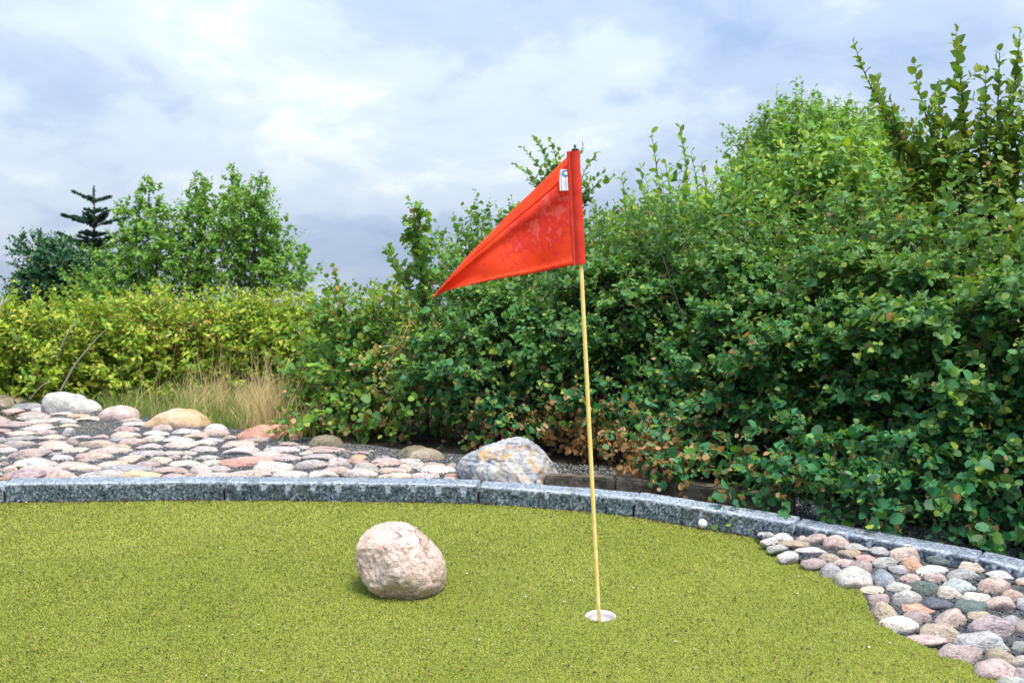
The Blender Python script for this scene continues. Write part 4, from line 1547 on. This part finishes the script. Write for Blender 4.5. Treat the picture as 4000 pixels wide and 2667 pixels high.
# main round-leaved hedge, six shrubs along the kerb
HED = [  # px, Y, cy, half width px, half height px, sprays, label
    (1960, 6.35, 1480, 330, 350, 900, 'round-leaved shrub right behind the banded boulder with browned lower leaves'),
    (2420, 6.15, 1430, 330, 430, 1050, 'round-leaved hedge shrub behind the flag pole above the concrete edging, brown leaves low down'),
    (2850, 5.75, 1450, 330, 450, 1150, 'dense round-leaved hedge shrub overhanging the end of the concrete edging'),
    (3270, 5.30, 1500, 340, 490, 1250, 'deep green round-leaved hedge shrub between edging end and gravel strip'),
    (3680, 4.88, 1560, 340, 510, 1250, 'large-leaved dark green hedge shrub hanging over the kerb by the gravel strip'),
    (4190, 4.5, 1580, 460, 520, 1300, 'dark green hedge shrub where the gravel strip widens'),
]
for i, (px, Y, cy, hw, hh, ns, lb) in enumerate(HED):
    b = gpt(px, Y)
    P_ = Plant('hedge_shrub', lb, 'shrub', b, GREEN, 'round', (0.046, 0.046, 0.047, 0.049, 0.052, 0.054)[i], 'round-leaved hedge shrubs along the kerb', singles=300)
    c = W(px, cy, Y)
    rad = (m_of(hw, Y) * 1.05, 0.62, m_of(hh, Y))
    P_.upn = 1.0
    SHR = 0.35 if i < 3 else 0.12
    P_.blob(c + [0, 0.1, 0], (rad[0], 0.5, rad[2] * 0.95), int(ns * 0.66), L=0.19, K=10, shell=0.3, up=0.55, branch=0.05, front=0.35, lump=0.45, shear=SHR, fresh=0.55)
    P_.blob(c - [0, 0.05, rad[2] * 0.55], (rad[0] * 0.95, 0.58, rad[2] * 0.52), int(ns * 0.07), L=0.2, K=8, shell=0.6, up=0.1, branch=0.0, front=1.2, droop=0.4)
    # leafy boughs standing out from the mass, with dark hollows between
    for k in range(26):
        an = random.uniform(-1.25, 1.25); el = random.uniform(-1.0, 1.25)
        q = c + np.array([math.sin(an) * math.cos(el) * rad[0], -math.cos(an) * math.cos(el) * 0.62, math.sin(el) * rad[2]]) * random.uniform(0.9, 1.06)
        q[1] += SHR * max(q[2] - (c[2] - rad[2] * 0.5), 0)
        P_.blob(q, (0.19, 0.14, 0.06), int(ns * 0.030), L=0.15, K=10, shell=0.1, up=0.55, branch=0.0, front=0.4, droop=0.2, fresh=0.7)
        P_.stem(P_.curve(b + [random.uniform(-.15, .15), 0, 0], q, 0.1), 0.007, 0.002)
    P_.young = (c[2] - rad[2] * 0.1, c[2] + rad[2] * 1.15)
    for k in range(5):
        bx = px + random.uniform(-hw, hw)
        by = cy - hh * random.uniform(0.85, 1.25)
        P_.blob(W(bx, by, Y + 0.25 + random.uniform(0, .35)), (random.uniform(.14, .26), 0.2, random.uniform(.12, .24)), random.randrange(16, 34), L=0.2, K=9, shell=0.15, up=0.9, branch=0.1, size=P_.size * 0.92, fresh=0.6)
    # upright leaders that break the outline
    for k in range(30):
        tx_ = px + random.uniform(-hw, hw)
        ty_ = cy - hh * random.uniform(0.5, 1.42)
        Yk = Y + random.uniform(-0.1, 0.7)
        tip = W(tx_, ty_, Yk)
        P_.shoot([b + [random.uniform(-.2, .2), random.uniform(-.1, .1), 0], (b + tip) / 2 + [random.uniform(-.08, .08), -0.08, 0.05], tip], 0.009, 24, side=10, L=0.14, from_=0.45)
    if i in (0, 1, 2, 3):
        px0, amt = (2180, 1.0)

        def bf_(P, amt=(0.95, 1.0, 0.6, 0.3)[i]):
            X_, Y_, _ = project(P)
            low = np.clip((Y_ - 1430) / 300, 0, 1) ** 1.3
            near = np.exp(-((X_ - 2280) / 520) ** 2) * 0.62
            return 0.03 + amt * (1.0 * low * near + 0.24 * low)
        P_.brown_fn = bf_
    else:
        P_.brown_fn = lambda P: np.full(len(P), 0.035)

# low trailing sprays over the edging, gravel and kerb
for px in list(range(2470, 2700, 75)) + list(range(2940, 3760, 62)) + [3830, 3900, 3990, 4080]:
    x0 = None
    Yt = 5.0
    for _ in range(6):
        Yt = float(kerb_back((px - 2000) / FPX * Yt)[0]) + (0.30 if px < 2900 else 0.17) + (0.1 if px > 3700 else 0)
    xx = (px - 2000) / FPX * Yt
    P_ = PLANTS[1] if px < 2620 else PLANTS[2] if px < 3000 else PLANTS[3] if px < 3430 else PLANTS[4] if px < 3850 else PLANTS[5]
    zg = float(ground_z(xx, Yt))
    P_.blob((xx, Yt, zg + random.uniform(0.14, 0.22)), (0.13, 0.09, 0.07), 20 if px < 2900 else random.choice((3, 8, 16)), L=0.15, K=8, shell=0.2, up=0.1, branch=0, front=0.6, droop=0.45)
    P_.blob((xx, Yt + 0.18, zg + 0.3), (0.18, 0.12, 0.14), 8, L=0.15, K=8, shell=0.2, up=0.1, branch=0, front=0.6, droop=0.4)

# sallow bushes behind the hedge
P_ = Plant('sallow_bush', 'upright sallow bush with two tall shoots right of the flag pole', 'bush', gpt(2620, 7.6), SALLOW, 'ellip', 0.075, 'sallow bushes behind the hedge', stem=(0.12, 0.1, 0.06), singles=300)
b = P_.base
P_.blob(W(2640, 1030, 7.4), (m_of(290, 7.4), 0.5, m_of(230, 7.4)), 480, L=0.3, K=9, shell=0.3, up=0.9, lump=0.2)
for (x, y, n) in ((2545, 520, 22), (2655, 498, 24), (2740, 640, 18), (2430, 690, 16), (2480, 800, 14), (2700, 600, 18), (2800, 720, 16), (2390, 860, 12), (2600, 640, 18), (2500, 640, 18), (2460, 780, 16), (2680, 720, 16), (2860, 800, 16), (2780, 860, 14)):
    t = W(x, y, 7.6 + random.uniform(-.2, .2))
    P_.shoot([b, W(x * .55 + 2640 * .45 + 20, 1000, 7.6), W(x + 25, y + 170, 7.6), t], 0.010, n + 10, side=7, L=0.22, from_=0.5)
P_ = Plant('sallow_bush', 'broad grey-green sallow bush between the hedge and the tall rounded tree', 'bush', gpt(3230, 7.2), SALLOW, 'ellip', 0.078, 'sallow bushes behind the hedge', stem=(0.12, 0.1, 0.06), singles=300)
b = P_.base
P_.blob(W(3200, 960, 7.0), (m_of(430, 7.0), 0.55, m_of(350, 7.0)), 1050, L=0.3, K=10, shell=0.35, up=0.9, lump=0.2, front=0.5)
for k in range(38):
    x = random.uniform(2800, 3600); y = 690 - 130 * math.exp(-((x - 3150) / 230) ** 2) + random.uniform(-70, 110)
    t = W(x, y, 7.2 + random.uniform(-.3, .2))
    P_.shoot([b, W(x * .6 + 3200 * .4, 1000, 7.2), W(x + 12, y + 180, 7.1), t], 0.010, 24, side=9, L=0.24, from_=0.45)

# tall rounded tree further back
P_ = Plant('small_leaved_tree', 'tall rounded small-leaved tree rising behind the sallow bushes', 'tree', gpt(3230, 10.2), TREEG, 'birch', 0.06, stem=(0.16, 0.14, 0.1))
b = P_.base
for (x, y, rx, rz, n) in ((3130, 560, 170, 150, 360), (3300, 600, 190, 150, 360), (3020, 640, 150, 170, 320), (3450, 640, 150, 150, 320), (3200, 760, 330, 200, 620), (2960, 820, 120, 160, 220), (3540, 740, 130, 120, 220)):
    P_.blob(W(x, y, 10.2), (m_of(rx, 10.2), 0.6, m_of(rz, 10.2)), n, L=0.24, K=9, shell=0.3, up=0.7, branch=0.06, lump=0.3)
for (x, y) in ((3128, 305), (3185, 335), (3100, 375), (3050, 420), (2960, 430), (2935, 460), (3325, 410), (3290, 430), (3420, 440), (3480, 500), (2880, 610), (2840, 700), (3240, 400), (3010, 440), (3370, 430), (3550, 590), (3600, 640)):
    t = W(x, y, 10.2 + random.uniform(-.3, .3))
    P_.shoot([b, W(x * .5 + 3230 * .5, 900, 10.2), W(x + random.uniform(-25, 35), y + 190, 10.2), t], 0.018, 22, side=14, L=0.24, K=8, from_=0.62)

# right-hand alder with long shoots against the sky
P_ = Plant('alder_shrub', 'tall yellow-green alder with long bare-tipped shoots reaching above the hedge', 'shrub', gpt(3850, 5.9), ALDR, 'birch', 0.072, stem=(0.045, 0.038, 0.035), singles=300, upn=0.5)
b = P_.base
P_.blob(W(3820, 930, 5.9), (m_of(330, 5.9), 0.4, m_of(330, 5.9)), 380, L=0.3, K=7, shell=0.2, up=0.8, branch=0.1)
for (x, y, n) in ((3335, 165, 24), (3570, 250, 22), (3735, 128, 28), (3905, 200, 24), (3985, 120, 26), (3640, 420, 18), (3480, 400, 16), (3830, 380, 18), (4060, 200, 24), (3760, 420, 16), (3930, 420, 18), (3420, 300, 20), (3500, 560, 16), (3660, 330, 20), (3850, 290, 20), (3560, 480, 18), (3700, 560, 16), (3950, 330, 20)):
    t = W(x, y, 5.9 + random.uniform(-.25, .2))
    k = 3860 + (x - 3860) * 0.25
    P_.shoot([b, W(k, 1100, 5.9), W(k + (x - k) * 0.5, (y + 1100) / 2 - 20, 5.85), W(x + (x - k) * -0.12, y + 130, 5.85), t], 0.010, int(n * 2.2), side=13, L=0.26, K=7, from_=0.52, spread=1.05)
P_.brown_fn = lambda P: np.full(len(P), 0.025)

# thin tree behind the flag
P_ = Plant('thin_birch', 'thin airy birch top showing around the flag', 'tree', gpt(2250, 9.0), GREEN2, 'birch', 0.062, stem=(0.14, 0.13, 0.11))
b = P_.base
for (x, y, n) in ((2090, 535, 18), (2040, 575, 14), (2150, 545, 16), (2180, 580, 14), (2010, 640, 14), (2275, 575, 14), (2330, 600, 12), (2360, 670, 14), (2395, 690, 12), (2060, 700, 12), (2130, 640, 14), (2300, 690, 10)):
    t = W(x, y, 9.0 + random.uniform(-.3, .3))
    P_.shoot([b, W(2240, 1000, 9.0), W(x * .5 + 2215 * .5, y * .55 + 830 * .45, 9.0), t], 0.009, n + 14, side=12, L=0.17, K=7, from_=0.68)
P_ = Plant('leafy_bush', 'loose bright green bush behind the hedge under the flag', 'bush', gpt(2000, 8.2), GREEN2, 'round', 0.058, stem=(0.1, 0.09, 0.07), singles=200)
P_.blob(W(2080, 1080, 8.2), (m_of(400, 8.2), 0.5, m_of(230, 8.2)), 620, L=0.26, K=8, shell=0.3, up=0.8, lump=0.25)
for k in range(22):
    x = random.uniform(1700, 2480)
    y = 1010 - (x - 1700) * 0.30 + random.uniform(-70, 80)
    if x > 2250: y = 860 + random.uniform(-90, 60)
    P_.shoot([P_.base, W(x * .6 + 800, 1150, 8.2), W(x + random.uniform(-20, 20), y + 120, 8.2), W(x, y, 8.2)], 0.009, 20, side=6, L=0.2, from_=0.5)

# alder sapling with one dark upright stem, and its leaning neighbour
P_ = Plant('alder_sapling', 'slim alder sapling with one dark upright stem left of the flag', 'sapling', gpt(1668, 6.40), GREEN2, 'round', 0.060, stem=(0.035, 0.033, 0.036), singles=300)
b = P_.base
P_.shoot([b, W(1665, 1480, 6.40), W(1655, 1230, 6.40), W(1640, 1000, 6.40), W(1632, 805, 6.40)], 0.016, 60, side=18, L=0.20, K=7, from_=0.4)
P_.shoot([W(1650, 1200, 6.40), W(1590, 1120, 6.38), W(1545, 1040, 6.38), W(1518, 965, 6.38)], 0.006, 24, side=4, L=0.12, from_=0.1)
P_.blob(W(1640, 930, 6.40), (0.05, 0.05, 0.22), 20, L=0.11, K=7, shell=0.1, up=0.8, branch=0)
P_.blob(W(1660, 1560, 6.42), (0.5, 0.3, 0.30), 150, L=0.22, K=7, shell=0.2, up=0.3, branch=0.08)
for (x, y) in ((1480, 1440), (1440, 1520), (1830, 1440), (1790, 1380), (1560, 1330), (1760, 1500), (1500, 1580), (1840, 1560), (1380, 1420), (1540, 1400), (1740, 1340), (1590, 1480)):     # arching bare twigs with catkin stalks
    a_ = W(1660, y + 40, 6.38); m_ = W((x + 1660) / 2, y - 70, 6.28); e_ = W(x, y + 20, 6.24)
    P_.stem(catmull([a_, m_, e_], 6), 0.0055, 0.002, 4, (0.36, 0.30, 0.2))
    n = 26
    s_ = catmull([m_, (m_ + e_) / 2 + [0, 0, .03], e_], 13)[:n]
    dd = unit(rng.normal(0, 1, (len(s_), 3)) - UP * .4)
    P_.leaves_at(s_ + rng.normal(0, 0.02, s_.shape), dd, unit(np.cross(dd, rng.normal(0, 1, dd.shape))), rng.uniform(0.018, 0.034, len(s_)), np.array([0.40, 0.33, 0.10]) * rng.uniform(.7, 1.3, (len(s_), 1)))
P_.brown_fn = lambda P: 0.05 + 0.3 * np.clip((project(P)[1] - 1520) / 250, 0, 1)
P_ = Plant('alder_shrub', 'alder shrub with a dark leaning stem beside the red slab', 'shrub', gpt(1480, 6.72), GREEN2, 'round', 0.056, stem=(0.04, 0.037, 0.036), singles=300)
b = P_.base
P_.shoot([b, W(1470, 1600, 6.72), W(1400, 1400, 6.72), W(1350, 1220, 6.72), W(1300, 1045, 6.72)], 0.016, 50, side=30, L=0.28, K=8, from_=0.3)
for (x, y, n) in ((1140, 1260, 24), (1215, 1165, 22), (1420, 1130, 20), (1500, 1120, 16), (1120, 1480, 24), (1180, 1600, 24), (1090, 1400, 20), (1270, 1100, 16)):
    P_.shoot([b, W(1470 * .5 + x * .5, y * .5 + 800, 6.68), W(x + 40, y + 60, 6.64), W(x, y, 6.64)], 0.007, n + 8, side=8, L=0.22, from_=0.35)
P_.blob(W(1370, 1430, 6.8), (0.46, 0.35, 0.42), 210, L=0.24, K=8, shell=0.3, up=0.5, branch=0.05, lump=0.25)
P_.blob(W(1330, 1620, 6.64), (0.46, 0.3, 0.2), 150, L=0.2, K=7, shell=0.2, up=0.1, branch=0.04, droop=0.4)
P_.brown_fn = lambda P: 0.05 + 0.22 * np.clip((project(P)[1] - 1450) / 250, 0, 1)
P_ = Plant('leafy_bush', 'small bush spilling over the stones at the foot of the dark upright stem', 'bush', gpt(1560, 6.35), GREEN2, 'round', 0.052, stem=(0.06, 0.05, 0.04), singles=250)
for px in range(1180, 1800, 75):
    py = 1690 + (px - 1180) * 0.09
    P_.blob(W(px, py, 6.30), (0.14, 0.12, 0.11), 22, L=0.16, K=7, shell=0.2, up=0.1, branch=0.04, droop=0.4, front=0.4)
P_.brown_fn = lambda P: 0.10 + 0.35 * np.clip((project(P)[1] - 1600) / 150, 0, 1)
P_ = Plant('leafy_bush', 'low leafy bush filling the gap behind the leaning alder stem', 'bush', gpt(1620, 8.3), YELL[1:] + GREEN2, 'round', 0.052, stem=(0.08, 0.07, 0.05), singles=150)
P_.blob(W(1560, 1330, 8.3), (m_of(370, 8.3), 0.5, m_of(190, 8.3)), 520, L=0.24, K=8, shell=0.3, up=0.8, lump=0.25)
for k in range(12):
    x = random.uniform(1380, 1850); y = 1150 + random.uniform(-60, 40)
    P_.shoot([P_.base, W(x, 1300, 8.3), W(x, y, 8.3)], 0.007, 18, side=5, L=0.2, from_=0.6)

# low yellow-green shrubs on the left
for i, (px, cy, Y, hw, hh, ns, lb) in enumerate((
        (-60, 1400, 8.9, 190, 185, 420, 'yellow-green shrub behind the flat tan boulder'),
        (240, 1385, 9.0, 210, 190, 520, 'yellow-green shrub with a pale bare stick behind the long grey boulder'),
        (590, 1370, 9.1, 230, 190, 560, 'yellow-green shrub above the wide tan boulder'),
        (900, 1360, 9.2, 210, 180, 500, 'yellow-tinged shrub behind the tall dry grass'),
        (1150, 1350, 9.3, 180, 165, 380, 'yellow-green shrub behind the red slab'))):
    P_ = Plant('leafy_shrub', lb, 'shrub', gpt(px, Y), YELL, 'ellip', 0.066, 'low yellow-green shrubs behind the boulders', stem=(0.2, 0.17, 0.12), singles=200)
    c = W(px, cy, Y)
    P_.blob(c, (m_of(hw, Y) * 1.1, 0.6, m_of(hh, Y)), int(ns * 1.25), L=0.24, K=9, shell=0.3, up=0.75, branch=0.06, lump=0.5, front=0.5)
    P_.blob(c - [0, 0.1, m_of(hh, Y) * .7], (m_of(hw, Y) * 1.1, 0.5, m_of(hh, Y) * .5), ns // 3, L=0.22, K=7, shell=0.3, up=0.3, branch=0.0, front=0.8)
    for k in range(24):
        x = px + random.uniform(-hw, hw); y = cy - hh * random.uniform(0.75, 1.34)
        P_.shoot([P_.base, W(x, cy + 20, Y), W(x + random.uniform(-15, 15), y, Y + random.uniform(-.4, .3))], 0.006, 16, side=4, L=0.16, from_=0.6)
    if i in (2, 3):
        P_.brown_fn = lambda P: 0.04 + 0.25 * np.exp(-((project(P)[0] - 700) / 130) ** 2 - ((project(P)[1] - 1290) / 70) ** 2)
    if i == 1:
        P_.stem(catmull([W(238, 1525, 8.2), W(290, 1430, 8.2), W(318, 1392, 8.2)], 6), 0.011, 0.006, 6, (0.27, 0.24, 0.19))
        P_.stem(catmull([W(222, 1400, 8.3), W(250, 1330, 8.3), W(275, 1290, 8.3), W(300, 1250, 8.3)], 6), 0.009, 0.004, 6, (0.27, 0.24, 0.19))
        P_.stem(catmull([W(318, 1392, 8.2), W(380, 1320, 8.25), W(440, 1265, 8.3)], 6), 0.006, 0.002, 5, (0.27, 0.24, 0.19))
        P_.stem(catmull([W(120, 1555, 8.1), W(165, 1505, 8.1), W(200, 1490, 8.2)], 6), 0.005, 0.003, 5, (0.27, 0.24, 0.19))

# poplars, dark shrub and spruce further left
for (px, Y, tips, blobs, lb) in (
        (560, 13.0, [(585, 700, 26), (530, 760, 20), (640, 800, 20), (500, 800, 16), (470, 780, 12), (610, 780, 16), (460, 900, 14)], [(520, 1090, 170, 130, 300), (580, 960, 110, 110, 150), (400, 1130, 120, 90, 190), (660, 1100, 110, 110, 200)], 'loose poplar with two open tops beside the spruce'),
        (790, 13.2, [(790, 690, 26), (745, 720, 18), (840, 790, 18), (720, 830, 18), (690, 860, 14), (780, 780, 18)], [(760, 1060, 170, 150, 330), (770, 920, 120, 120, 180), (880, 1010, 90, 130, 200)], 'middle poplar of the row with a narrow leafy top'),
        (960, 13.0, [(905, 670, 30), (1015, 690, 26), (950, 720, 26), (1000, 770, 22), (1060, 860, 22), (1090, 850, 16), (1130, 930, 18), (1190, 970, 18), (900, 760, 20)], [(960, 880, 110, 140, 300), (1000, 1050, 180, 150, 420), (1130, 1080, 90, 120, 180)], 'tallest poplar of the row with a dense leafy top')):
    P_ = Plant('poplar_tree', lb, 'tree', gpt(px, Y), TREEG, 'birch', 0.062, 'poplars behind the yellow-green shrubs', stem=(0.16, 0.14, 0.11))
    b = P_.base
    for (x, y, rx, rz, n) in blobs:
        P_.blob(W(x, y, Y), (m_of(rx, Y), 0.5, m_of(rz, Y)), int(n * 0.58), L=0.26, K=9, shell=0.15, up=0.6, branch=0.08, lump=0.6)
    for (x, y, n) in tips:
        t = W(x, y, Y + random.uniform(-.3, .3))
        P_.shoot([b, W(px + (x - px) * .5, 1120, Y), W(px + (x - px) * .85, y + 170, Y), t], 0.016, n + 12, side=n * 0.7, L=0.20, K=8, from_=0.60)
        P_.blob(t - [0, 0, 0.16], (m_of(30, Y), 0.12, m_of(52, Y)), int(n * 0.9), L=0.13, K=8, shell=0.1, up=0.8, branch=0)
        P_.blob(t - [(x - px) * 0.0006, 0, 0.5], (m_of(42, Y), 0.15, m_of(50, Y)), int(n * 0.9), L=0.15, K=8, shell=0.2, up=0.7, branch=0)
P_ = Plant('dark_shrub', 'dark blue-green shrub left of the spruce', 'shrub', gpt(200, 13.6), DARK, 'birch', 0.060, stem=(0.05, 0.045, 0.04))
for (x, y, rx, rz, n) in ((190, 1080, 110, 110, 340), (150, 990, 70, 60, 110), (270, 1120, 110, 90, 260), (110, 1130, 60, 70, 120), (240, 1010, 60, 60, 110), (340, 1110, 100, 90, 240), (390, 1050, 60, 50, 90), (330, 1040, 50, 50, 80)):
    P_.blob(W(x, y, 13.6), (m_of(rx, 13.6), 0.4, m_of(rz, 13.6)), n, L=0.24, K=9, shell=0.2, up=0.25, branch=0.06, lump=0.3)
for (x, y) in ((80, 950), (130, 935), (190, 930), (65, 1060), (60, 1110), (75, 1150), (210, 960), (240, 960)):
    P_.shoot([P_.base, W(190, 1090, 13.6), W(x * .6 + 76, y + 40, 13.6), W(x, y, 13.6)], 0.012, 20, side=8, L=0.18, from_=0.6)

# spruce
SY = 14.2
sb = gpt(360, SY)
sp = thing('spruce_tree', sb, 'thin-topped dark spruce standing among the poplars', 'tree')
stop = W(367, 728, SY)
vv, ff = tube([sb - sb, (stop - sb) * 0.5 + [0.02, 0, 0], stop - sb], [0.05, 0.03, 0.006], 8)
me = pyd('trunk', vv, ff, True)
obj('trunk', me, mat_plain('spruce_bark', (0.09, 0.07, 0.055), 0.9), sp)
nv_, nf_, tv_, tf_ = [], [], [], []
H_ = stop[2] - sb[2]
base_n = 0


def needles(p0, p1, dens=420, ln=0.028):
    L = np.linalg.norm(p1 - p0)
    m = max(10, int(L * dens))
    t = rng.random(m)[:, None]
    p = p0 + (p1 - p0) * t
    d = unit(unit((p1 - p0)[None]) * 0.7 + rng.normal(0, 0.75, (m, 3)))
    s = unit(np.cross(d, rng.normal(0, 1, (m, 3)))) * 0.0055
    e = p + d * ln * rng.uniform(.7, 1.2, (m, 1))
    nv_.append(np.stack([p - s, p + s, e + s * .4, e - s * .4], 1).reshape(-1, 3))


spm = mat_plain('spruce_twig', (0.07, 0.06, 0.045), 0.9)
needles(sb + (stop - sb) * 0.4, stop, 700, 0.03)
for ypx, lpx, nb, rise in ((790, 66, 6, .38), (835, 44, 6, .4), (862, 40, 6, .3), (888, 115, 6, .42), (925, 60, 7, .3), (955, 78, 7, .3), (985, 125, 8, .4), (1020, 105, 7, .25), (1050, 155, 8, .35), (1085, 130, 8, .25), (1115, 150, 8, .22), (1160, 150, 8, .2)):
    p = np.array(W(367, ypx, SY)); p[0] = sb[0] + (stop[0] - sb[0]) * (p[2] - sb[2]) / H_
    ph0 = random.random() * 6
    for k in range(nb):
        an = 2 * math.pi * (k + random.random() * .5) / nb + ph0
        d = np.array([math.cos(an), math.sin(an), random.uniform(-.12, .15)])
        Lb = lpx * SY / FPX * random.uniform(0.75, 1.1)
        pts = [p, p + d * Lb * .35 + UP * rise * .5 * Lb, p + d * Lb * .7 + UP * rise * .85 * Lb, p + d * Lb + UP * rise * Lb]
        vv, ff = tube([q - sb for q in pts], [0.009, 0.006, 0.005, 0.003], 4)
        obj('branch', pyd('branch', vv, ff), spm, sp)
        for a_, b_ in zip(pts[:-1], pts[1:]):
            needles(a_, b_, 700, 0.027)
        if lpx > 36:
            for j in range(int(lpx / 5)):
                t = random.uniform(0.2, 0.92)
                q = pts[0] + (pts[-1] - pts[0]) * t + UP * rise * .12 * Lb
                sgn = random.choice((-1, 1))
                e = q + (np.array([-d[1], d[0], 0]) * sgn * 0.55 + d * 0.75 + UP * random.uniform(0.0, .35)) * Lb * random.uniform(0.18, 0.34) * (1.15 - t * .5)
                needles(q, e, 700, 0.026)
V = np.vstack(nv_)
F = np.arange(len(V)).reshape(-1, 4)
t = np.repeat(np.array([0.02, 0.07, 0.06]) * rng.uniform(.6, 1.5, (len(F), 1)), 4, 0)
tag(obj('needles', mesh_np('needles', V - sb, F, np.full(len(F), 4), t), M['leaf'], sp), kind='stuff')

# ---- split the best visible leaves off as single objects
for p in PLANTS:
    p.collect()
allP = np.vstack([p.P for p in PLANTS]); pid = np.concatenate([np.full(len(p.P), i) for i, p in enumerate(PLANTS)])
lid = np.concatenate([np.arange(len(p.P)) for p in PLANTS]); siz = np.concatenate([p.S for p in PLANTS])
X_, Y_, dep = project(allP)
cell = 24
ix = (X_ // cell).astype(int); iy = (Y_ // cell).astype(int)
inside = (X_ > 20) & (X_ < 3980) & (Y_ > 20) & (Y_ < 2200)
order = np.argsort(dep)
order = order[inside[order]]
key = ix[order] * 10000 + iy[order]
_, first = np.unique(key, return_index=True)
visible = order[first]
appar = siz / dep
for i, p in enumerate(PLANTS):
    v = visible[pid[visible] == i]
    v = v[np.argsort(-appar[v])][:p.singles]
    p.finish(lid[v])

# ------------------------------------------------------------------ long grass behind the boulders
n = 6500
px = np.where(rng.random(n) < 0.65, rng.uniform(690, 1180, n), rng.uniform(400, 1230, n))
x = (px - 2000) / FPX * 7.6
Yg = bed_back(x) + 0.06 + rng.random(n) ** 1.3 * 1.5
x = (px - 2000) / FPX * Yg
bz = ground_z(x, Yg)
clump = vnoise(np.stack([x, Yg * 0.5], -1), 7, 6)
dry = rng.random(n) < np.clip(0.1 + 0.8 * np.exp(-((px - 980) / 190) ** 2) * (clump - 0.15) * 1.4, 0.05, 0.9)
Hh = np.where(dry, rng.uniform(0.08, 0.30, n), rng.uniform(0.05, 0.20, n)) * (0.45 + 1.0 * clump)
tall = (rng.random(n) < 0.10) & dry & (clump > 0.45)
Hh[tall] = rng.uniform(0.32, 0.60, tall.sum())
wd = rng.uniform(0.001, 0.0024, n)
az = rng.uniform(0, 6.28, n); lean = rng.uniform(0.05, 0.9, n) * np.where(tall, 0.4, 1)
V = []
for k, (t, wk) in enumerate(((0, 1), (0.4, 0.9), (0.75, 0.6), (1, 0.15))):
    off = lean * Hh * t * t
    c_ = np.stack([x + np.cos(az) * off, Yg + np.sin(az) * off * .5, bz + Hh * t * (1 - 0.1 * t)], -1)
    V += [c_ - np.stack([wd * wk, 0 * wd, 0 * wd], -1), c_ + np.stack([wd * wk, 0 * wd, 0 * wd], -1)]
V = np.stack(V, 1).reshape(-1, 3)
q = np.arange(n)[:, None] * 8
F = np.concatenate([q + [2 * k, 2 * k + 1, 2 * k + 3, 2 * k + 2] for k in range(3)], 1).reshape(-1, 4)
gc = np.where(dry[:, None], np.array([0.60, 0.47, 0.22]), np.array([0.20, 0.27, 0.055])) * rng.uniform(0.7, 1.25, (n, 1))
tag(obj('tall_grass', mesh_np('tall_grass', V, F, np.full(len(F), 4), np.repeat(gc, 8, 0)), M['grassblade']), 'tall dry and green grass behind the boulders', kind='stuff')

# ------------------------------------------------------------------ house far behind the left shrubs
hY = 46.0
e0 = W(30, 1204, hY); rdg = W(215, 1128, hY)
hw_ = rdg[0] - e0[0]
gz = float(ground_z(rdg[0], hY + 3))
hs = thing('house', (rdg[0], hY, gz), 'distant red house gable peeping over the shrubs beside the dark shrub', 'house')
ez, rz_ = e0[2] - gz, rdg[2] - gz
dl = 9.0
wv_ = [(-hw_ + .3, 0, 0), (hw_ - .3, 0, 0), (hw_ - .3, 0, ez), (0, 0, rz_ - .15), (-hw_ + .3, 0, ez)]
vv = wv_ + [(a, dl, c) for a, b_, c in wv_]
ff = [(0, 1, 2, 3, 4), (9, 8, 7, 6, 5)] + [(i, 5 + i, 5 + (i + 1) % 5, (i + 1) % 5) for i in range(5)]
obj('wall', pyd('wall', vv, ff), mat_plain('red_wood_wall', (0.30, 0.09, 0.07), 0.8), hs)
for s in (-1, 1):
    a_ = [(s * hw_, -.35, ez - .05), (0, -.35, rz_), (0, dl + .35, rz_), (s * hw_, dl + .35, ez - .05)]
    vv = a_ + [(p[0], p[1], p[2] + .16) for p in a_]
    obj('roof', pyd('roof', vv, [(0, 1, 2, 3), (7, 6, 5, 4), (0, 4, 5, 1), (1, 5, 6, 2), (2, 6, 7, 3), (3, 7, 4, 0)]), mat_plain('brown_roof', (0.16, 0.12, 0.09), 0.8), hs)
wn_ = obj('window', pyd('window', [(-.6, -.06, ez * .35), (.6, -.06, ez * .35), (.6, -.06, ez * .75), (-.6, -.06, ez * .75), (-.6, .0, ez * .35), (.6, .0, ez * .35), (.6, .0, ez * .75), (-.6, .0, ez * .75)],
          [(0, 1, 2, 3), (0, 4, 5, 1), (1, 5, 6, 2), (2, 6, 7, 3), (3, 7, 4, 0)]), mat_plain('white_window_paint', (0.7, 0.7, 0.7)), hs)
obj('pane', pyd('pane', [(-.5, -.07, ez * .4), (.5, -.07, ez * .4), (.5, -.07, ez * .7), (-.5, -.07, ez * .7)], [(0, 1, 2, 3)]), mat_plain('dark_glass', (0.03, 0.04, 0.05), 0.1), wn_)
